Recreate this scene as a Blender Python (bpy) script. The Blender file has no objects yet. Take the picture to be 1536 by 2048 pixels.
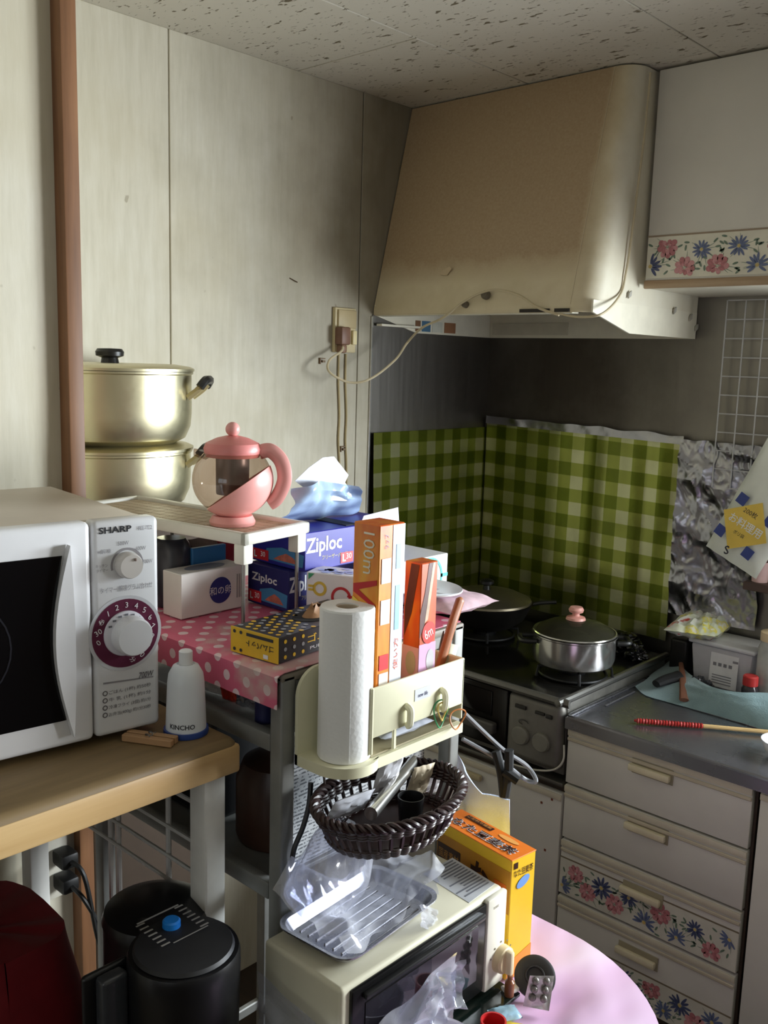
import bpy, bmesh, math, random
from mathutils import Vector, Matrix, noise
V = Vector
random.seed(7)
scene = bpy.context.scene
COL = scene.collection

# ------------------------------------------------------------------ camera
F_PX = 1881.0
CAM = V((1.862, -2.5, 1.670))
_yaw, _pit, _rol = .7451, -.1586, .029
_fw = V((-math.sin(_yaw) * math.cos(_pit), math.cos(_yaw) * math.cos(_pit), math.sin(_pit)))
_r0 = V((math.cos(_yaw), math.sin(_yaw), 0)); _u0 = _r0.cross(_fw)
_r = _r0 * math.cos(_rol) + _u0 * math.sin(_rol)
_u = -_r0 * math.sin(_rol) + _u0 * math.cos(_rol)
cd = bpy.data.cameras.new('camera'); cam = bpy.data.objects.new('camera', cd); COL.objects.link(cam)
cd.sensor_fit = 'HORIZONTAL'; cd.sensor_width = 36; cd.lens = 36 * F_PX / 1536
cd.clip_start = .02
cam.matrix_world = Matrix(((_r.x, _u.x, -_fw.x, CAM.x), (_r.y, _u.y, -_fw.y, CAM.y), (_r.z, _u.z, -_fw.z, CAM.z), (0, 0, 0, 1)))
scene.camera = cam

def at(px, py, **k):
    """point where the sight line of a photo pixel meets the plane x=, y= or z=, or depth D="""
    d = _fw + _r * ((px - 768) / F_PX) - _u * ((py - 1024) / F_PX)
    (a, v), = k.items()
    if a == 'D': return CAM + d * v
    i = 'xyz'.index(a)
    return CAM + d * ((v - CAM[i]) / d[i])

# ------------------------------------------------------------------ light, exposure
scene.view_settings.view_transform = 'Standard'
scene.view_settings.look = 'None'
scene.view_settings.gamma = 1
scene.view_settings.use_curve_mapping = False
scene.view_settings.exposure = -0.4
w = bpy.data.worlds.new('daylight'); scene.world = w; w.use_nodes = True
bg = w.node_tree.nodes['Background']; bg.inputs[0].default_value = (.80, .88, 1, 1); bg.inputs[1].default_value = 1.0

def area(name, loc, direction, sx, sy, power, col=(1, 1, 1), spread=180):
    l = bpy.data.lights.new(name, 'AREA'); l.shape = 'RECTANGLE'; l.size = sx; l.size_y = sy
    l.energy = power; l.color = col; l.spread = math.radians(spread)
    o = bpy.data.objects.new(name, l); COL.objects.link(o); o.location = loc
    o.rotation_euler = V(direction).to_track_quat('-Z', 'Z').to_euler()
    return o
# daylight outside the window over the sink, and a fill lamp added outside an invented rear window
area('window_daylight', (2.1, .16, 1.52), (-.55, -1, -.10), 1.35, .62, 125, (.95, .98, 1), 135)
area('rear_fill_light', (2.2, -4.75, 1.70), (-.1, 1, -.05), 1.5, .80, 8, (1, .98, .95))

# ------------------------------------------------------------------ helpers
def lin(c):
    return tuple(((v / 255) / 12.92 if v / 255 <= .04045 else ((v / 255 + .055) / 1.055) ** 2.4) for v in c[:3])

class NT:
    """small node helper"""
    def __init__(s, name):
        s.m = bpy.data.materials.new(name); s.m.use_nodes = True
        s.t = s.m.node_tree; s.b = s.t.nodes['Principled BSDF']; s.out = s.t.nodes['Material Output']
    def n(s, typ, **k):
        o = s.t.nodes.new('ShaderNode' + typ)
        for a, b in k.items(): setattr(o, a, b)
        return o
    def l(s, a, b): s.t.links.new(a, b)
    def coord(s, which='Object', scale=(1, 1, 1), rot=(0, 0, 0), loc=(0, 0, 0)):
        tc = s.n('TexCoord'); mp = s.n('Mapping'); mp.inputs['Scale'].default_value = scale
        mp.inputs['Rotation'].default_value = rot; mp.inputs['Location'].default_value = loc
        s.l(tc.outputs[which], mp.inputs[0]); return mp.outputs[0]
    def noise(s, vec, scale=5, detail=3, rough=.5):
        o = s.n('TexNoise'); o.inputs['Scale'].default_value = scale; o.inputs['Detail'].default_value = detail
        o.inputs['Roughness'].default_value = rough; s.l(vec, o.inputs['Vector']); return o.outputs['Fac']
    def ramp(s, fac, stops):
        o = s.n('ValToRGB'); e = o.color_ramp.elements
        while len(e) < len(stops): e.new(.5)
        for el, (p, c) in zip(e, stops):
            el.position = p; el.color = (*c, 1) if len(c) == 3 else c
        s.l(fac, o.inputs[0]); return o.outputs[0]
    def mix(s, fac, a, b, mode='MIX'):
        o = s.n('Mix'); o.data_type = 'RGBA'; o.blend_type = mode
        for v, sock in ((fac, o.inputs[0]), (a, o.inputs[6]), (b, o.inputs[7])):
            if hasattr(v, 'is_output'): s.l(v, sock)
            elif isinstance(v, (int, float)): sock.default_value = v
            else: sock.default_value = (*v, 1)
        return o.outputs[2]
    def math(s, op, a, b=0, clamp=False):
        o = s.n('Math'); o.operation = op; o.use_clamp = clamp
        for v, sock in ((a, o.inputs[0]), (b, o.inputs[1])):
            if hasattr(v, 'is_output'): s.l(v, sock)
            else: sock.default_value = v
        return o.outputs[0]
    def bump(s, h, strength=.3, dist=.002):
        o = s.n('Bump'); o.inputs['Strength'].default_value = strength; o.inputs['Distance'].default_value = dist
        s.l(h, o.inputs['Height']); s.l(o.outputs[0], s.b.inputs['Normal'])
    def col(s, c):
        if hasattr(c, 'is_output'): s.l(c, s.b.inputs['Base Color'])
        else: s.b.inputs['Base Color'].default_value = (*c, 1)
    def set(s, **k):
        for a, v in k.items():
            s.b.inputs[{'rough': 'Roughness', 'metal': 'Metallic', 'trans': 'Transmission Weight', 'ior': 'IOR', 'alpha': 'Alpha', 'coat': 'Coat Weight', 'spec': 'Specular IOR Level', 'sheen': 'Sheen Weight', 'sss': 'Subsurface Weight'}[a]].default_value = v

_mc = {}
def M(c, rough=.5, metal=0, var=.08, scale=18, bump=0, bscale=150, **k):
    """plain procedural material: one colour with a faint mottling"""
    key = (tuple(c), rough, metal, var, scale, bump, bscale, tuple(sorted(k.items())))
    if key in _mc: return _mc[key]
    n = NT('surface_%d' % len(_mc)); v = n.coord('Object')
    f = n.noise(v, scale, 4, .55); L = lin(c)
    n.col(n.ramp(f, [(.3, tuple(x * (1 - var) for x in L)), (.7, tuple(min(1, x * (1 + var)) for x in L))]))
    n.set(rough=rough, metal=metal, **k)
    if bump: n.bump(n.noise(v, bscale, 3), bump, .001)
    _mc[key] = n.m; return n.m

def film_mat(name, tint=(235, 238, 248), gloss=.18, haze=.12, rough=.12):
    """thin clear plastic film: lets light through, with a glossy and a milky share"""
    n = NT(name); t = n.n('BsdfTransparent'); t.inputs[0].default_value = (*lin(tint), 1)
    g = n.n('BsdfGlossy'); g.inputs['Roughness'].default_value = rough
    d = n.n('BsdfDiffuse'); d.inputs[0].default_value = (*lin(tint), 1)
    v = n.coord('Object'); f = n.noise(v, 16, 3, .5)
    bp_ = n.n('Bump'); bp_.inputs['Strength'].default_value = .35; bp_.inputs['Distance'].default_value = .004
    n.l(f, bp_.inputs['Height']); n.l(bp_.outputs[0], g.inputs['Normal'])
    fr = n.n('LayerWeight'); fr.inputs['Blend'].default_value = .3; n.l(bp_.outputs[0], fr.inputs['Normal']); frf = n.math('POWER', fr.outputs['Facing'], 3)
    a = n.n('MixShader'); n.l(n.math('MULTIPLY', f, haze * 2), a.inputs[0]); n.l(t.outputs[0], a.inputs[1]); n.l(d.outputs[0], a.inputs[2])
    b = n.n('MixShader'); n.l(n.math('ADD', n.math('MULTIPLY', frf, .7), gloss * .4, True), b.inputs[0])
    n.l(a.outputs[0], b.inputs[1]); n.l(g.outputs[0], b.inputs[2]); n.l(b.outputs[0], n.out.inputs[0])
    return n.m

# ---- shapes added to a bmesh
def BM(): return bmesh.new()

def box(bm, x0, x1, y0, y1, z0, z1, bev=0, seg=2, M4=None):
    r = bmesh.ops.create_cube(bm, size=1)
    vs = r['verts']
    for v in vs:
        v.co = V((x0 if v.co.x < 0 else x1, y0 if v.co.y < 0 else y1, z0 if v.co.z < 0 else z1))
    if bev:
        es = list({e for v in vs for e in v.link_edges})
        rr = bmesh.ops.bevel(bm, geom=es, offset=bev, segments=seg, profile=.5, affect='EDGES', clamp_overlap=True)
        vs = list({v for f in rr['faces'] for v in f.verts} | {v for v in vs if v.is_valid})
    if M4 is not None:
        bmesh.ops.transform(bm, matrix=M4, verts=vs)
    return vs

def lathe(bm, prof, c=(0, 0, 0), seg=32, M4=None, sx=1, sy=1):
    """profile of (radius, height) turned about the vertical through c"""
    c = V(c); rings = []; vs = []
    for r, h in prof:
        if r <= 1e-6:
            v = bm.verts.new(c + V((0, 0, h))); rings.append([v]); vs.append(v)
        else:
            ring = [bm.verts.new(c + V((r * sx * math.cos(2 * math.pi * i / seg), r * sy * math.sin(2 * math.pi * i / seg), h))) for i in range(seg)]
            rings.append(ring); vs += ring
    for a, b in zip(rings, rings[1:]):
        for i in range(seg):
            j = (i + 1) % seg
            if len(a) == 1 and len(b) == 1: break
            if len(a) == 1: bm.faces.new((a[0], b[i], b[j]))
            elif len(b) == 1: bm.faces.new((a[j], a[i], b[0]))
            else: bm.faces.new((a[i], a[j], b[j], b[i]))
    if M4 is not None: bmesh.ops.transform(bm, matrix=M4, verts=vs)
    return vs

def spline(pts, n=8):
    """smooth curve through the points"""
    P = [V(p) for p in pts]; out = []
    if len(P) < 3: return P
    for i in range(len(P) - 1):
        p0, p1, p2, p3 = P[max(i - 1, 0)], P[i], P[i + 1], P[min(i + 2, len(P) - 1)]
        for k in range(n):
            t = k / n
            out.append(.5 * ((2 * p1) + (p2 - p0) * t + (2 * p0 - 5 * p1 + 4 * p2 - p3) * t * t + (3 * p1 - p0 - 3 * p2 + p3) * t ** 3))
    out.append(P[-1]); return out

def tube(bm, pts, r, seg=8, closed=False, flat=1.0, cap=True):
    P = [V(p) for p in pts]; N = len(P); rings = []
    prev = None
    for i, p in enumerate(P):
        a = P[(i - 1) % N] if (closed or i > 0) else p
        b = P[(i + 1) % N] if (closed or i < N - 1) else p
        t = (b - a)
        t = t.normalized() if t.length > 1e-9 else V((0, 0, 1))
        if prev is None:
            up = V((0, 0, 1)) if abs(t.z) < .9 else V((1, 0, 0))
            n1 = t.cross(up).normalized()
        else:
            n1 = (prev - t * prev.dot(t))
            n1 = n1.normalized() if n1.length > 1e-6 else t.orthogonal().normalized()
        prev = n1; n2 = t.cross(n1)
        rr = r(i / (N - 1)) if callable(r) else r
        rings.append([bm.verts.new(p + n1 * rr * math.cos(2 * math.pi * k / seg) + n2 * rr * flat * math.sin(2 * math.pi * k / seg)) for k in range(seg)])
    for i in range(N if closed else N - 1):
        a, b = rings[i], rings[(i + 1) % N]
        for k in range(seg):
            j = (k + 1) % seg; bm.faces.new((a[k], a[j], b[j], b[k]))
    if not closed and cap:
        bm.faces.new(rings[0][::-1]); bm.faces.new(rings[-1])

def prism(bm, pts, n, depth):
    """polygon (3-D points in one plane) pushed out by depth along n"""
    n = V(n).normalized() * depth
    a = [bm.verts.new(V(p)) for p in pts]; b = [bm.verts.new(V(p) + n) for p in pts]
    bm.faces.new(a[::-1]); bm.faces.new(b)
    for i in range(len(a)):
        j = (i + 1) % len(a); bm.faces.new((a[i], a[j], b[j], b[i]))
    return a + b

def sheet(bm, fn, nu, nv, thick=0, uvscale=None):
    """grid surface fn(u,v), u,v in 0..1; optional thickness"""
    G = [[bm.verts.new(fn(i / nu, j / nv)) for j in range(nv + 1)] for i in range(nu + 1)]
    uvl = bm.loops.layers.uv.verify()
    fs = []
    for i in range(nu):
        for j in range(nv):
            f = bm.faces.new((G[i][j], G[i + 1][j], G[i + 1][j + 1], G[i][j + 1])); fs.append(f)
            for lp, (a, b) in zip(f.loops, ((i, j), (i + 1, j), (i + 1, j + 1), (i, j + 1))):
                su, sv = uvscale or (1, 1)
                lp[uvl].uv = (a / nu * su, b / nv * sv)
    if thick:
        bmesh.ops.recalc_face_normals(bm, faces=fs)
        bmesh.ops.solidify(bm, geom=fs, thickness=thick)
    return G

def mesh_obj(name, bm, mat, smooth=True, angle=35):
    bmesh.ops.recalc_face_normals(bm, faces=bm.faces)
    if smooth:
        ca = math.cos(math.radians(angle))
        for f in bm.faces: f.smooth = True
        for e in bm.edges:
            if len(e.link_faces) == 2 and e.link_faces[0].normal.dot(e.link_faces[1].normal) < ca: e.smooth = False
    me = bpy.data.meshes.new(name); bm.to_mesh(me); bm.free()
    me.materials.append(mat)
    o = bpy.data.objects.new(name, me); COL.objects.link(o); return o

def tag(o, label, cat, group=None):
    o['label'] = label; o['category'] = cat
    if group: o['group'] = group
    return o

def solo(name, bm, mat, label, cat, group=None, kind=None, smooth=True, angle=35):
    """a thing that is one mesh, its origin at its base; vertices are given in world space"""
    o = mesh_obj(name, bm, mat, smooth, angle); me = o.data
    xs = [v.co for v in me.vertices]
    c = V((sum(v.x for v in xs) / len(xs), sum(v.y for v in xs) / len(xs), min(v.z for v in xs)))
    me.transform(Matrix.Translation(-c)); o.location = c
    if kind: o['kind'] = kind
    if label: tag(o, label, cat, group)
    return o

def thing(name, label, cat, loc=(0, 0, 0), rotz=0, group=None):
    o = bpy.data.objects.new(name, None); COL.objects.link(o); o.empty_display_size = .03
    o.location = loc; o.rotation_euler = (0, 0, rotz)
    o.matrix_world = Matrix.Translation(V(loc)) @ Matrix.Rotation(rotz, 4, 'Z')
    tag(o, label, cat, group); return o

def root_of(o):
    while o.parent: o = o.parent
    return o

def part(name, bm, mat, parent, world=True, smooth=True, angle=35, label=None, kind=None):
    """a part under a thing (or under a part); world=True: vertices in world space"""
    if world:
        r = root_of(parent)
        Mi = (Matrix.Translation(r.location) @ r.rotation_euler.to_matrix().to_4x4()).inverted()
        bmesh.ops.transform(bm, matrix=Mi, verts=bm.verts)
    o = mesh_obj(name, bm, mat, smooth, angle); o.parent = parent
    if label: o['label'] = label
    if kind: o['kind'] = kind
    return o

def struct(name, bm, mat, smooth=True, label=None):
    o = mesh_obj(name, bm, mat, smooth); o['kind'] = 'structure'
    if label: o['label'] = label
    return o

class Face:
    """a flat printed face: origin, unit right, unit up; print lies on it as thin ink"""
    def __init__(s, o, u, v): s.o = V(o); s.u = V(u).normalized(); s.v = V(v).normalized(); s.n = s.u.cross(s.v).normalized()
    def p(s, a, b, h=0): return s.o + s.u * a + s.v * b + s.n * h
    def poly(s, bm, pts, lift=.0004, th=.0003): prism(bm, [s.p(a, b, lift) for a, b in pts], s.n, th)
    def rect(s, bm, a0, a1, b0, b1, lift=.0004): s.poly(bm, [(a0, b0), (a1, b0), (a1, b1), (a0, b1)], lift)
    def disc(s, bm, a, b, ra, rb=None, n=20, lift=.0004, rot=0):
        rb = rb or ra; c, q = math.cos(rot), math.sin(rot)
        s.poly(bm, [(a + ra * math.cos(t) * c - rb * math.sin(t) * q, b + ra * math.cos(t) * q + rb * math.sin(t) * c) for t in [2 * math.pi * i / n for i in range(n)]], lift)
    def ring(s, bm, a, b, r0, r1, t0=0, t1=2 * math.pi, n=28, lift=.0004):
        for i in range(n):
            p, q = t0 + (t1 - t0) * i / n, t0 + (t1 - t0) * (i + 1) / n
            s.poly(bm, [(a + r0 * math.cos(p), b + r0 * math.sin(p)), (a + r1 * math.cos(p), b + r1 * math.sin(p)), (a + r1 * math.cos(q), b + r1 * math.sin(q)), (a + r0 * math.cos(q), b + r0 * math.sin(q))], lift)
    def text(s, bm, string, a, b, height, width=None, lift=.0004, bold=0, rot=0, shear=0):
        """lettering centred on (a,b)"""
        for (x, y, z), fs in text_mesh(string, bold, shear): pass
        vs, fcs, (x0, x1, y0, y1) = _tx[(string, bold, shear)]
        k = height / max(1e-6, y1 - y0); kx = width / max(1e-6, x1 - x0) if width else k
        c, q = math.cos(rot), math.sin(rot); nv = []
        for x, y in vs:
            X, Y = (x - (x0 + x1) / 2) * kx, (y - (y0 + y1) / 2) * k
            nv.append(bm.verts.new(s.p(a + X * c - Y * q, b + X * q + Y * c, lift)))
        for f in fcs:
            try: bm.faces.new([nv[i] for i in f])
            except ValueError: pass

_tx = {}
def text_mesh(string, bold=0, shear=0):
    key = (string, bold, shear)
    if key not in _tx:
        cu = bpy.data.curves.new('lettering', 'FONT'); cu.body = string; cu.size = 1; cu.offset = bold; cu.shear = shear
        cu.resolution_u = 2
        o = bpy.data.objects.new('lettering', cu); COL.objects.link(o)
        dg = bpy.context.evaluated_depsgraph_get(); dg.update()
        me = o.evaluated_get(dg).to_mesh()
        vs = [(v.co.x, v.co.y) for v in me.vertices]; fs = [tuple(p.vertices) for p in me.polygons]
        o.evaluated_get(dg).to_mesh_clear()
        bpy.data.objects.remove(o); bpy.data.curves.remove(cu)
        xs = [a for a, b in vs] or [0, 1]; ys = [b for a, b in vs] or [0, 1]
        _tx[key] = (vs, fs, (min(xs), max(xs), min(ys), max(ys)))
    return []

def nz(*p): return noise.noise(V(p))
# ------------------------------------------------------------------ materials of the setting
HC = 2.377
def wall_mat():
    n = NT('aged_wall_board'); v = n.coord('Object', (1, 1, .12)); o = n.coord('Object')
    s = n.noise(v, 45, 5, .65); b = n.noise(o, 2.2, 4, .6)
    c = n.ramp(s, [(.30, lin((204, 198, 178))), (.5, lin((213, 207, 188))), (.72, lin((220, 215, 198)))])
    c = n.mix(n.ramp(b, [(.45, (0, 0, 0)), (.8, (.55, .55, .55))]), c, lin((188, 176, 142)))
    sp = n.noise(n.coord('Object', (1, 1, .8)), 34, 2, .4)
    c = n.mix(n.ramp(sp, [(.76, (0, 0, 0)), (.80, (.5, .5, .5))]), c, lin((130, 116, 88)))
    # soot stain and painted light falloff, darkest by the range hood
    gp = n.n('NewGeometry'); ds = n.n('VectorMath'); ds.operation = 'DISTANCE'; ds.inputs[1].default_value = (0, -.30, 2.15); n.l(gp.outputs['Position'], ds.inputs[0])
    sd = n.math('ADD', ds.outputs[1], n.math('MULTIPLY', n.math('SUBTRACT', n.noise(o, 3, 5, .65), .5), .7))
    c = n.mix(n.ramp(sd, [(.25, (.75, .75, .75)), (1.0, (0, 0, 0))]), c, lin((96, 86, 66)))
    # part kitchen soot, part shade put into the colour, up by the hood
    n.col(c); n.set(rough=.72); n.bump(s, .25, .001); return n.m
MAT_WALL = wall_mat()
def ceil_mat():
    n = NT('pitted_ceiling_board'); v = n.coord('Object', (60, 150, 60)); v2 = n.coord('Object', (28, 75, 28), (0, 0, .25))
    a = n.noise(v, 1, 2, .6); b = n.noise(v2, 1, 2, .6)
    f = n.math('MAXIMUM', n.ramp(a, [(.66, (0, 0, 0)), (.70, (.7, .7, .7))]), n.ramp(b, [(.655, (0, 0, 0)), (.685, (1, 1, 1))]))
    n.col(n.mix(f, lin((206, 200, 186)), lin((112, 101, 80)))); n.set(rough=.85); n.bump(n.math('SUBTRACT', 1, f), .6, .003); return n.m
MAT_CEIL = ceil_mat()
def wood_mat(name, a, b, stretch=(1, 1, .06), scale=40, rough=.55):
    n = NT(name); v = n.coord('Object', stretch); s = n.noise(v, scale, 5, .6); g = n.noise(n.coord('Object'), 4, 3)
    c = n.ramp(s, [(.3, lin(a)), (.7, lin(b))]); c = n.mix(n.ramp(g, [(.4, (0, 0, 0)), (.8, (.4, .4, .4))]), c, lin(a))
    n.col(c); n.set(rough=rough); n.bump(s, .15, .001); return n.m
MAT_POST = wood_mat('reddish_post_wood', (108, 72, 46), (148, 104, 70))
def steel_mat(name, base=(150, 150, 150), r0=.24, r1=.42, grime=.35, gcol=(70, 62, 52), stretch=(1, 1, .05)):
    n = NT(name); v = n.coord('Object', stretch); s = n.noise(v, 120, 3, .5); g = n.noise(n.coord('Object'), 3.5, 5, .6)
    gf = n.ramp(g, [(.38, (0, 0, 0)), (.75, (grime, grime, grime))])
    n.col(n.mix(gf, lin(base), lin(gcol))); n.set(metal=.9)
    n.l(n.math('ADD', n.math('MULTIPLY', s, r1 - r0), n.math('ADD', n.math('MULTIPLY', gf, .5), r0)), n.b.inputs['Roughness'])
    n.bump(s, .05, .0005); return n.m
def splash_mat():
    n = NT('sooty_shaded_steel'); s_ = n.noise(n.coord('Object', (1, 1, .04)), 110, 3, .5); o = n.coord('Object')
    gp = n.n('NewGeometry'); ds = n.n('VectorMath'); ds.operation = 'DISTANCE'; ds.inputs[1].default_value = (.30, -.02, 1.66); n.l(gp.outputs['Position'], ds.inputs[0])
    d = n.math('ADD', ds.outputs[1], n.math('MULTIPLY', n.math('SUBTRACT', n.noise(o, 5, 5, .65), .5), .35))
    f = n.ramp(d, [(.10, (.85, .85, .85)), (.5, (.25, .25, .25)), (.8, (0, 0, 0))])      # soot and a painted dark reflection round the corner over the burners
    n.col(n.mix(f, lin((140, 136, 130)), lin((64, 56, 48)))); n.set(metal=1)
    n.l(n.math('ADD', n.math('MULTIPLY', s_, .16), n.math('ADD', n.math('MULTIPLY', f, .25), .26)), n.b.inputs['Roughness']); n.bump(s_, .06, .0005); return n.m
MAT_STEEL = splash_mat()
MAT_COUNTER = steel_mat('counter_steel', (152, 152, 158), .16, .28, .35, (74, 68, 60), (.1, 1, 1))
MAT_FLOOR = wood_mat('dark_floor_vinyl', (44, 34, 27), (66, 52, 40), (.06, 1, 1), 25, .45)
MAT_PLAIN = M((205, 200, 186), .75)

# ------------------------------------------------------------------ shell
bm = BM(); box(bm, -.1, 3.3, -4.7, .12, -.06, 0); struct('floor', bm, MAT_FLOOR, label='dark brown kitchen floor')
bm = BM(); box(bm, -.1, 3.3, -4.7, .12, HC + .012, HC + .08); ceil = struct('ceiling', bm, M((60, 52, 40), .9))
xs = [-.085, .389, .853, 1.317, 1.781, 2.245, 2.709, 3.2]
for i in range(len(xs) - 1):
    y = -.842 + .473 * (i % 2) + .946 * 2
    while y > -4.7:
        y0, y1 = max(y - .946, -4.68), min(y, .1); y -= .946
        if y1 - y0 < .05 or y0 > 0: continue
        bm = BM(); box(bm, xs[i] + .0018, xs[i + 1] - .0018, y0 + .0018, y1 - .0018, HC, HC + .0125, .001, 1)
        p_ = part('ceiling_board', bm, MAT_CEIL, ceil)
# recessed left wall with its boards
PY = -1.70   # where the nearer wall ends
bm = BM(); box(bm, -.1, -.009, -1.78, .12, 0, HC + .05); wl = struct('wall_left', bm, M((90, 78, 58), .9), label='aged cream boarded wall in the recess')
for y0, y1 in ((-1.775, -1.223), (-1.223, -.608), (-.608, .0)):
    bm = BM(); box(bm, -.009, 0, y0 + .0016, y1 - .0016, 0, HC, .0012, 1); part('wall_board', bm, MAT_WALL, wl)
# nearer wall and its wooden corner post
XN = .40
pa, pb = at(131, 500, x=XN + .03), at(163, 500, x=XN + .03)
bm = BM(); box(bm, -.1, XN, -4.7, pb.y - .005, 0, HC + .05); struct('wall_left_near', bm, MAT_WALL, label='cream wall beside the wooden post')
bm = BM(); box(bm, XN - .04, XN + .03, pa.y, pb.y, 0, HC, .003, 2); struct('trim_1', bm, MAT_POST, label='reddish brown wooden corner post')
# back wall with the window opening over the sink
WX0, WX1, WZ0, WZ1 = 1.40, 2.80, 1.20, 1.84
bm = BM()
box(bm, -.1, WX0, 0, .1, 0, HC + .05); box(bm, WX1, 3.3, 0, .1, 0, HC + .05)
box(bm, WX0, WX1, 0, .1, 0, WZ0); box(bm, WX0, WX1, 0, .1, WZ1, HC + .05)
struct('wall_back', bm, MAT_PLAIN)
bm = BM(); fw_ = .035
box(bm, WX0, WX1, .02, .07, WZ0, WZ0 + fw_, .003); box(bm, WX0, WX1, .02, .07, WZ1 - fw_, WZ1, .003)
for x in (WX0, (WX0 + WX1) / 2 - fw_ / 2, WX1 - fw_): box(bm, x, x + fw_, .022, .068, WZ0 + fw_, WZ1 - fw_, .003)
win = struct('window_1', bm, M((150, 150, 150), .4, .6))
pane_m = film_mat('window_glass', (246, 250, 252), .05, .02, .03)
for x0, x1 in ((WX0 + fw_, (WX0 + WX1) / 2 - fw_ / 2), ((WX0 + WX1) / 2 + fw_ / 2, WX1 - fw_)):
    bm = BM(); box(bm, x0, x1, .042, .046, WZ0 + fw_, WZ1 - fw_); part('pane', bm, pane_m, win)
bm = BM(); box(bm, 3.2, 3.3, -4.7, .12, 0, HC + .05); struct('wall_right', bm, MAT_PLAIN)
# rear wall with a high window added for fill light; added dark wainscot below
DX0, DX1, DZ0, DZ1 = 1.35, 3.0, 1.25, 2.12
bm = BM(); box(bm, -.1, DX0, -4.7, -4.6, 0, HC + .05); box(bm, DX1, 3.3, -4.7, -4.6, 0, HC + .05)
box(bm, DX0, DX1, -4.7, -4.6, DZ1, HC + .05); box(bm, DX0, DX1, -4.7, -4.6, 0, DZ0)
struct('wall_rear', bm, MAT_PLAIN)
bm = BM()
for x in (DX0, (DX0 + DX1) / 2 - .02, DX1 - .04): box(bm, x, x + .04, -4.68, -4.63, DZ0, DZ1, .003)
box(bm, DX0, DX1, -4.68, -4.63, DZ0, DZ0 + .04, .003); box(bm, DX0, DX1, -4.68, -4.63, DZ1 - .04, DZ1, .003)
dr = struct('added_window_2', bm, M((150, 120, 90), .5))
bm = BM(); box(bm, DX0 + .04, DX1 - .04, -4.657, -4.653, DZ0 + .04, DZ1 - .04); part('pane', bm, pane_m, dr)
DIM_BOARDS = wood_mat('added_dark_boards', (62, 44, 32), (92, 68, 50))  # unseen dark boards, added to cut bounce light on the low cabinet fronts
bm = BM(); box(bm, 3.185, 3.2, -4.6, -.6, 0, 1.05, .003, 1); struct('added_trim_4', bm, DIM_BOARDS)
bm = BM(); box(bm, XN, 3.185, -4.6, -4.585, 0, 1.05, .003, 1); struct('added_trim_5', bm, DIM_BOARDS)

# ------------------------------------------------------------------ steel splashback, left wall and back wall
bm = BM(); box(bm, 0, .003, -.555, 0, .80, 1.80)
sp = struct('trim_2', bm, MAT_STEEL, label='sooty stainless steel sheet with painted-in shade on the boarded wall under the range hood')
bm = BM(); box(bm, 0, .006, -.560, -.553, .80, 1.795, .0015, 1); part('edge_strip', bm, M((215, 215, 210), .25, .9), sp)
bm = BM(); box(bm, .003, 1.10, -.003, 0, .80, 1.866)
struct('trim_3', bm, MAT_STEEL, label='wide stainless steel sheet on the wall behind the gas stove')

# ------------------------------------------------------------------ range hood
def hood_mat():
    n = NT('greasy_hood_enamel'); tc = n.n('TexCoord'); sep = n.n('SeparateXYZ'); geo = n.n('NewGeometry')
    n.l(geo.outputs['Position'], sep.inputs[0])
    nf = n.noise(n.coord('Object'), 9, 4, .6)
    z = n.math('ADD', sep.outputs[2], n.math('MULTIPLY', n.math('SUBTRACT', nf, .5), .09))
    gz = n.math('MULTIPLY', n.math('SUBTRACT', z, 1.875), 14, False)
    gz = n.math('MINIMUM', n.math('MAXIMUM', gz, 0), 1)
    x = n.math('ADD', sep.outputs[0], n.math('MULTIPLY', n.math('SUBTRACT', nf, .5), .03))
    gx = n.math('MINIMUM', n.math('MAXIMUM', n.math('MULTIPLY', n.math('SUBTRACT', .672, x), 22), 0), 1)
    g = n.math('MULTIPLY', gz, gx)
    fine = n.noise(n.coord('Object'), 160, 3)
    grease = n.ramp(fine, [(.3, lin((166, 142, 110))), (.7, lin((175, 153, 122)))])
    clean = n.ramp(nf, [(.35, lin((200, 186, 152))), (.7, lin((214, 202, 172)))])
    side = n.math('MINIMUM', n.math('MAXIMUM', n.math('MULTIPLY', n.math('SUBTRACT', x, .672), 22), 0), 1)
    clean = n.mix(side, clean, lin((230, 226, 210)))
    n.col(n.mix(g, clean, grease)); n.set(rough=.45); return n.m
HOOD = hood_mat()
hood = thing('range_hood', 'slanted cream range hood with tan grease film above the stove', 'range hood', (.35, -.3, 1.755))
hw = .70; rc = .055
def hood_outline(y_front, inset=0):
    """plan of the hood at one height: from the wall corner round the rounded right front corner"""
    yf = y_front
    pts = [(0.004, -.005), (0.004, yf)]
    for k in range(9):
        t = math.pi / 2 * k / 8
        pts.append((hw - rc + rc * math.sin(t), yf + rc - rc * math.cos(t)))
    pts.append((hw, -.005)); return pts
levels = [(1.797, -.550), (1.80, -.5525), (1.815, -.552), (2.10, -.483), (HC - .004, -.417)]
bm = BM(); rings = []
for z, yf in levels: rings.append([bm.verts.new((x, y, z)) for x, y in hood_outline(yf)])
for a, b in zip(rings, rings[1:]):
    for i in range(len(a) - 1): bm.faces.new((a[i], a[i + 1], b[i + 1], b[i]))
geom = list(bm.faces); bmesh.ops.recalc_face_normals(bm, faces=geom)
bmesh.ops.solidify(bm, geom=geom, thickness=.0025)
part('shell', bm, HOOD, hood, angle=50)
bm = BM()
for a_, b_ in zip(levels[2:], levels[3:]):
    prism(bm, [(.640, a_[1] - .0002, a_[0]), (.6412, a_[1] - .0002, a_[0]), (.6412, b_[1] - .0002, b_[0]), (.640, b_[1] - .0002, b_[0])], (0, -1, 0), .0008)
part('seam', bm, M((206, 192, 164), .5), hood, smooth=False)
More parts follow.
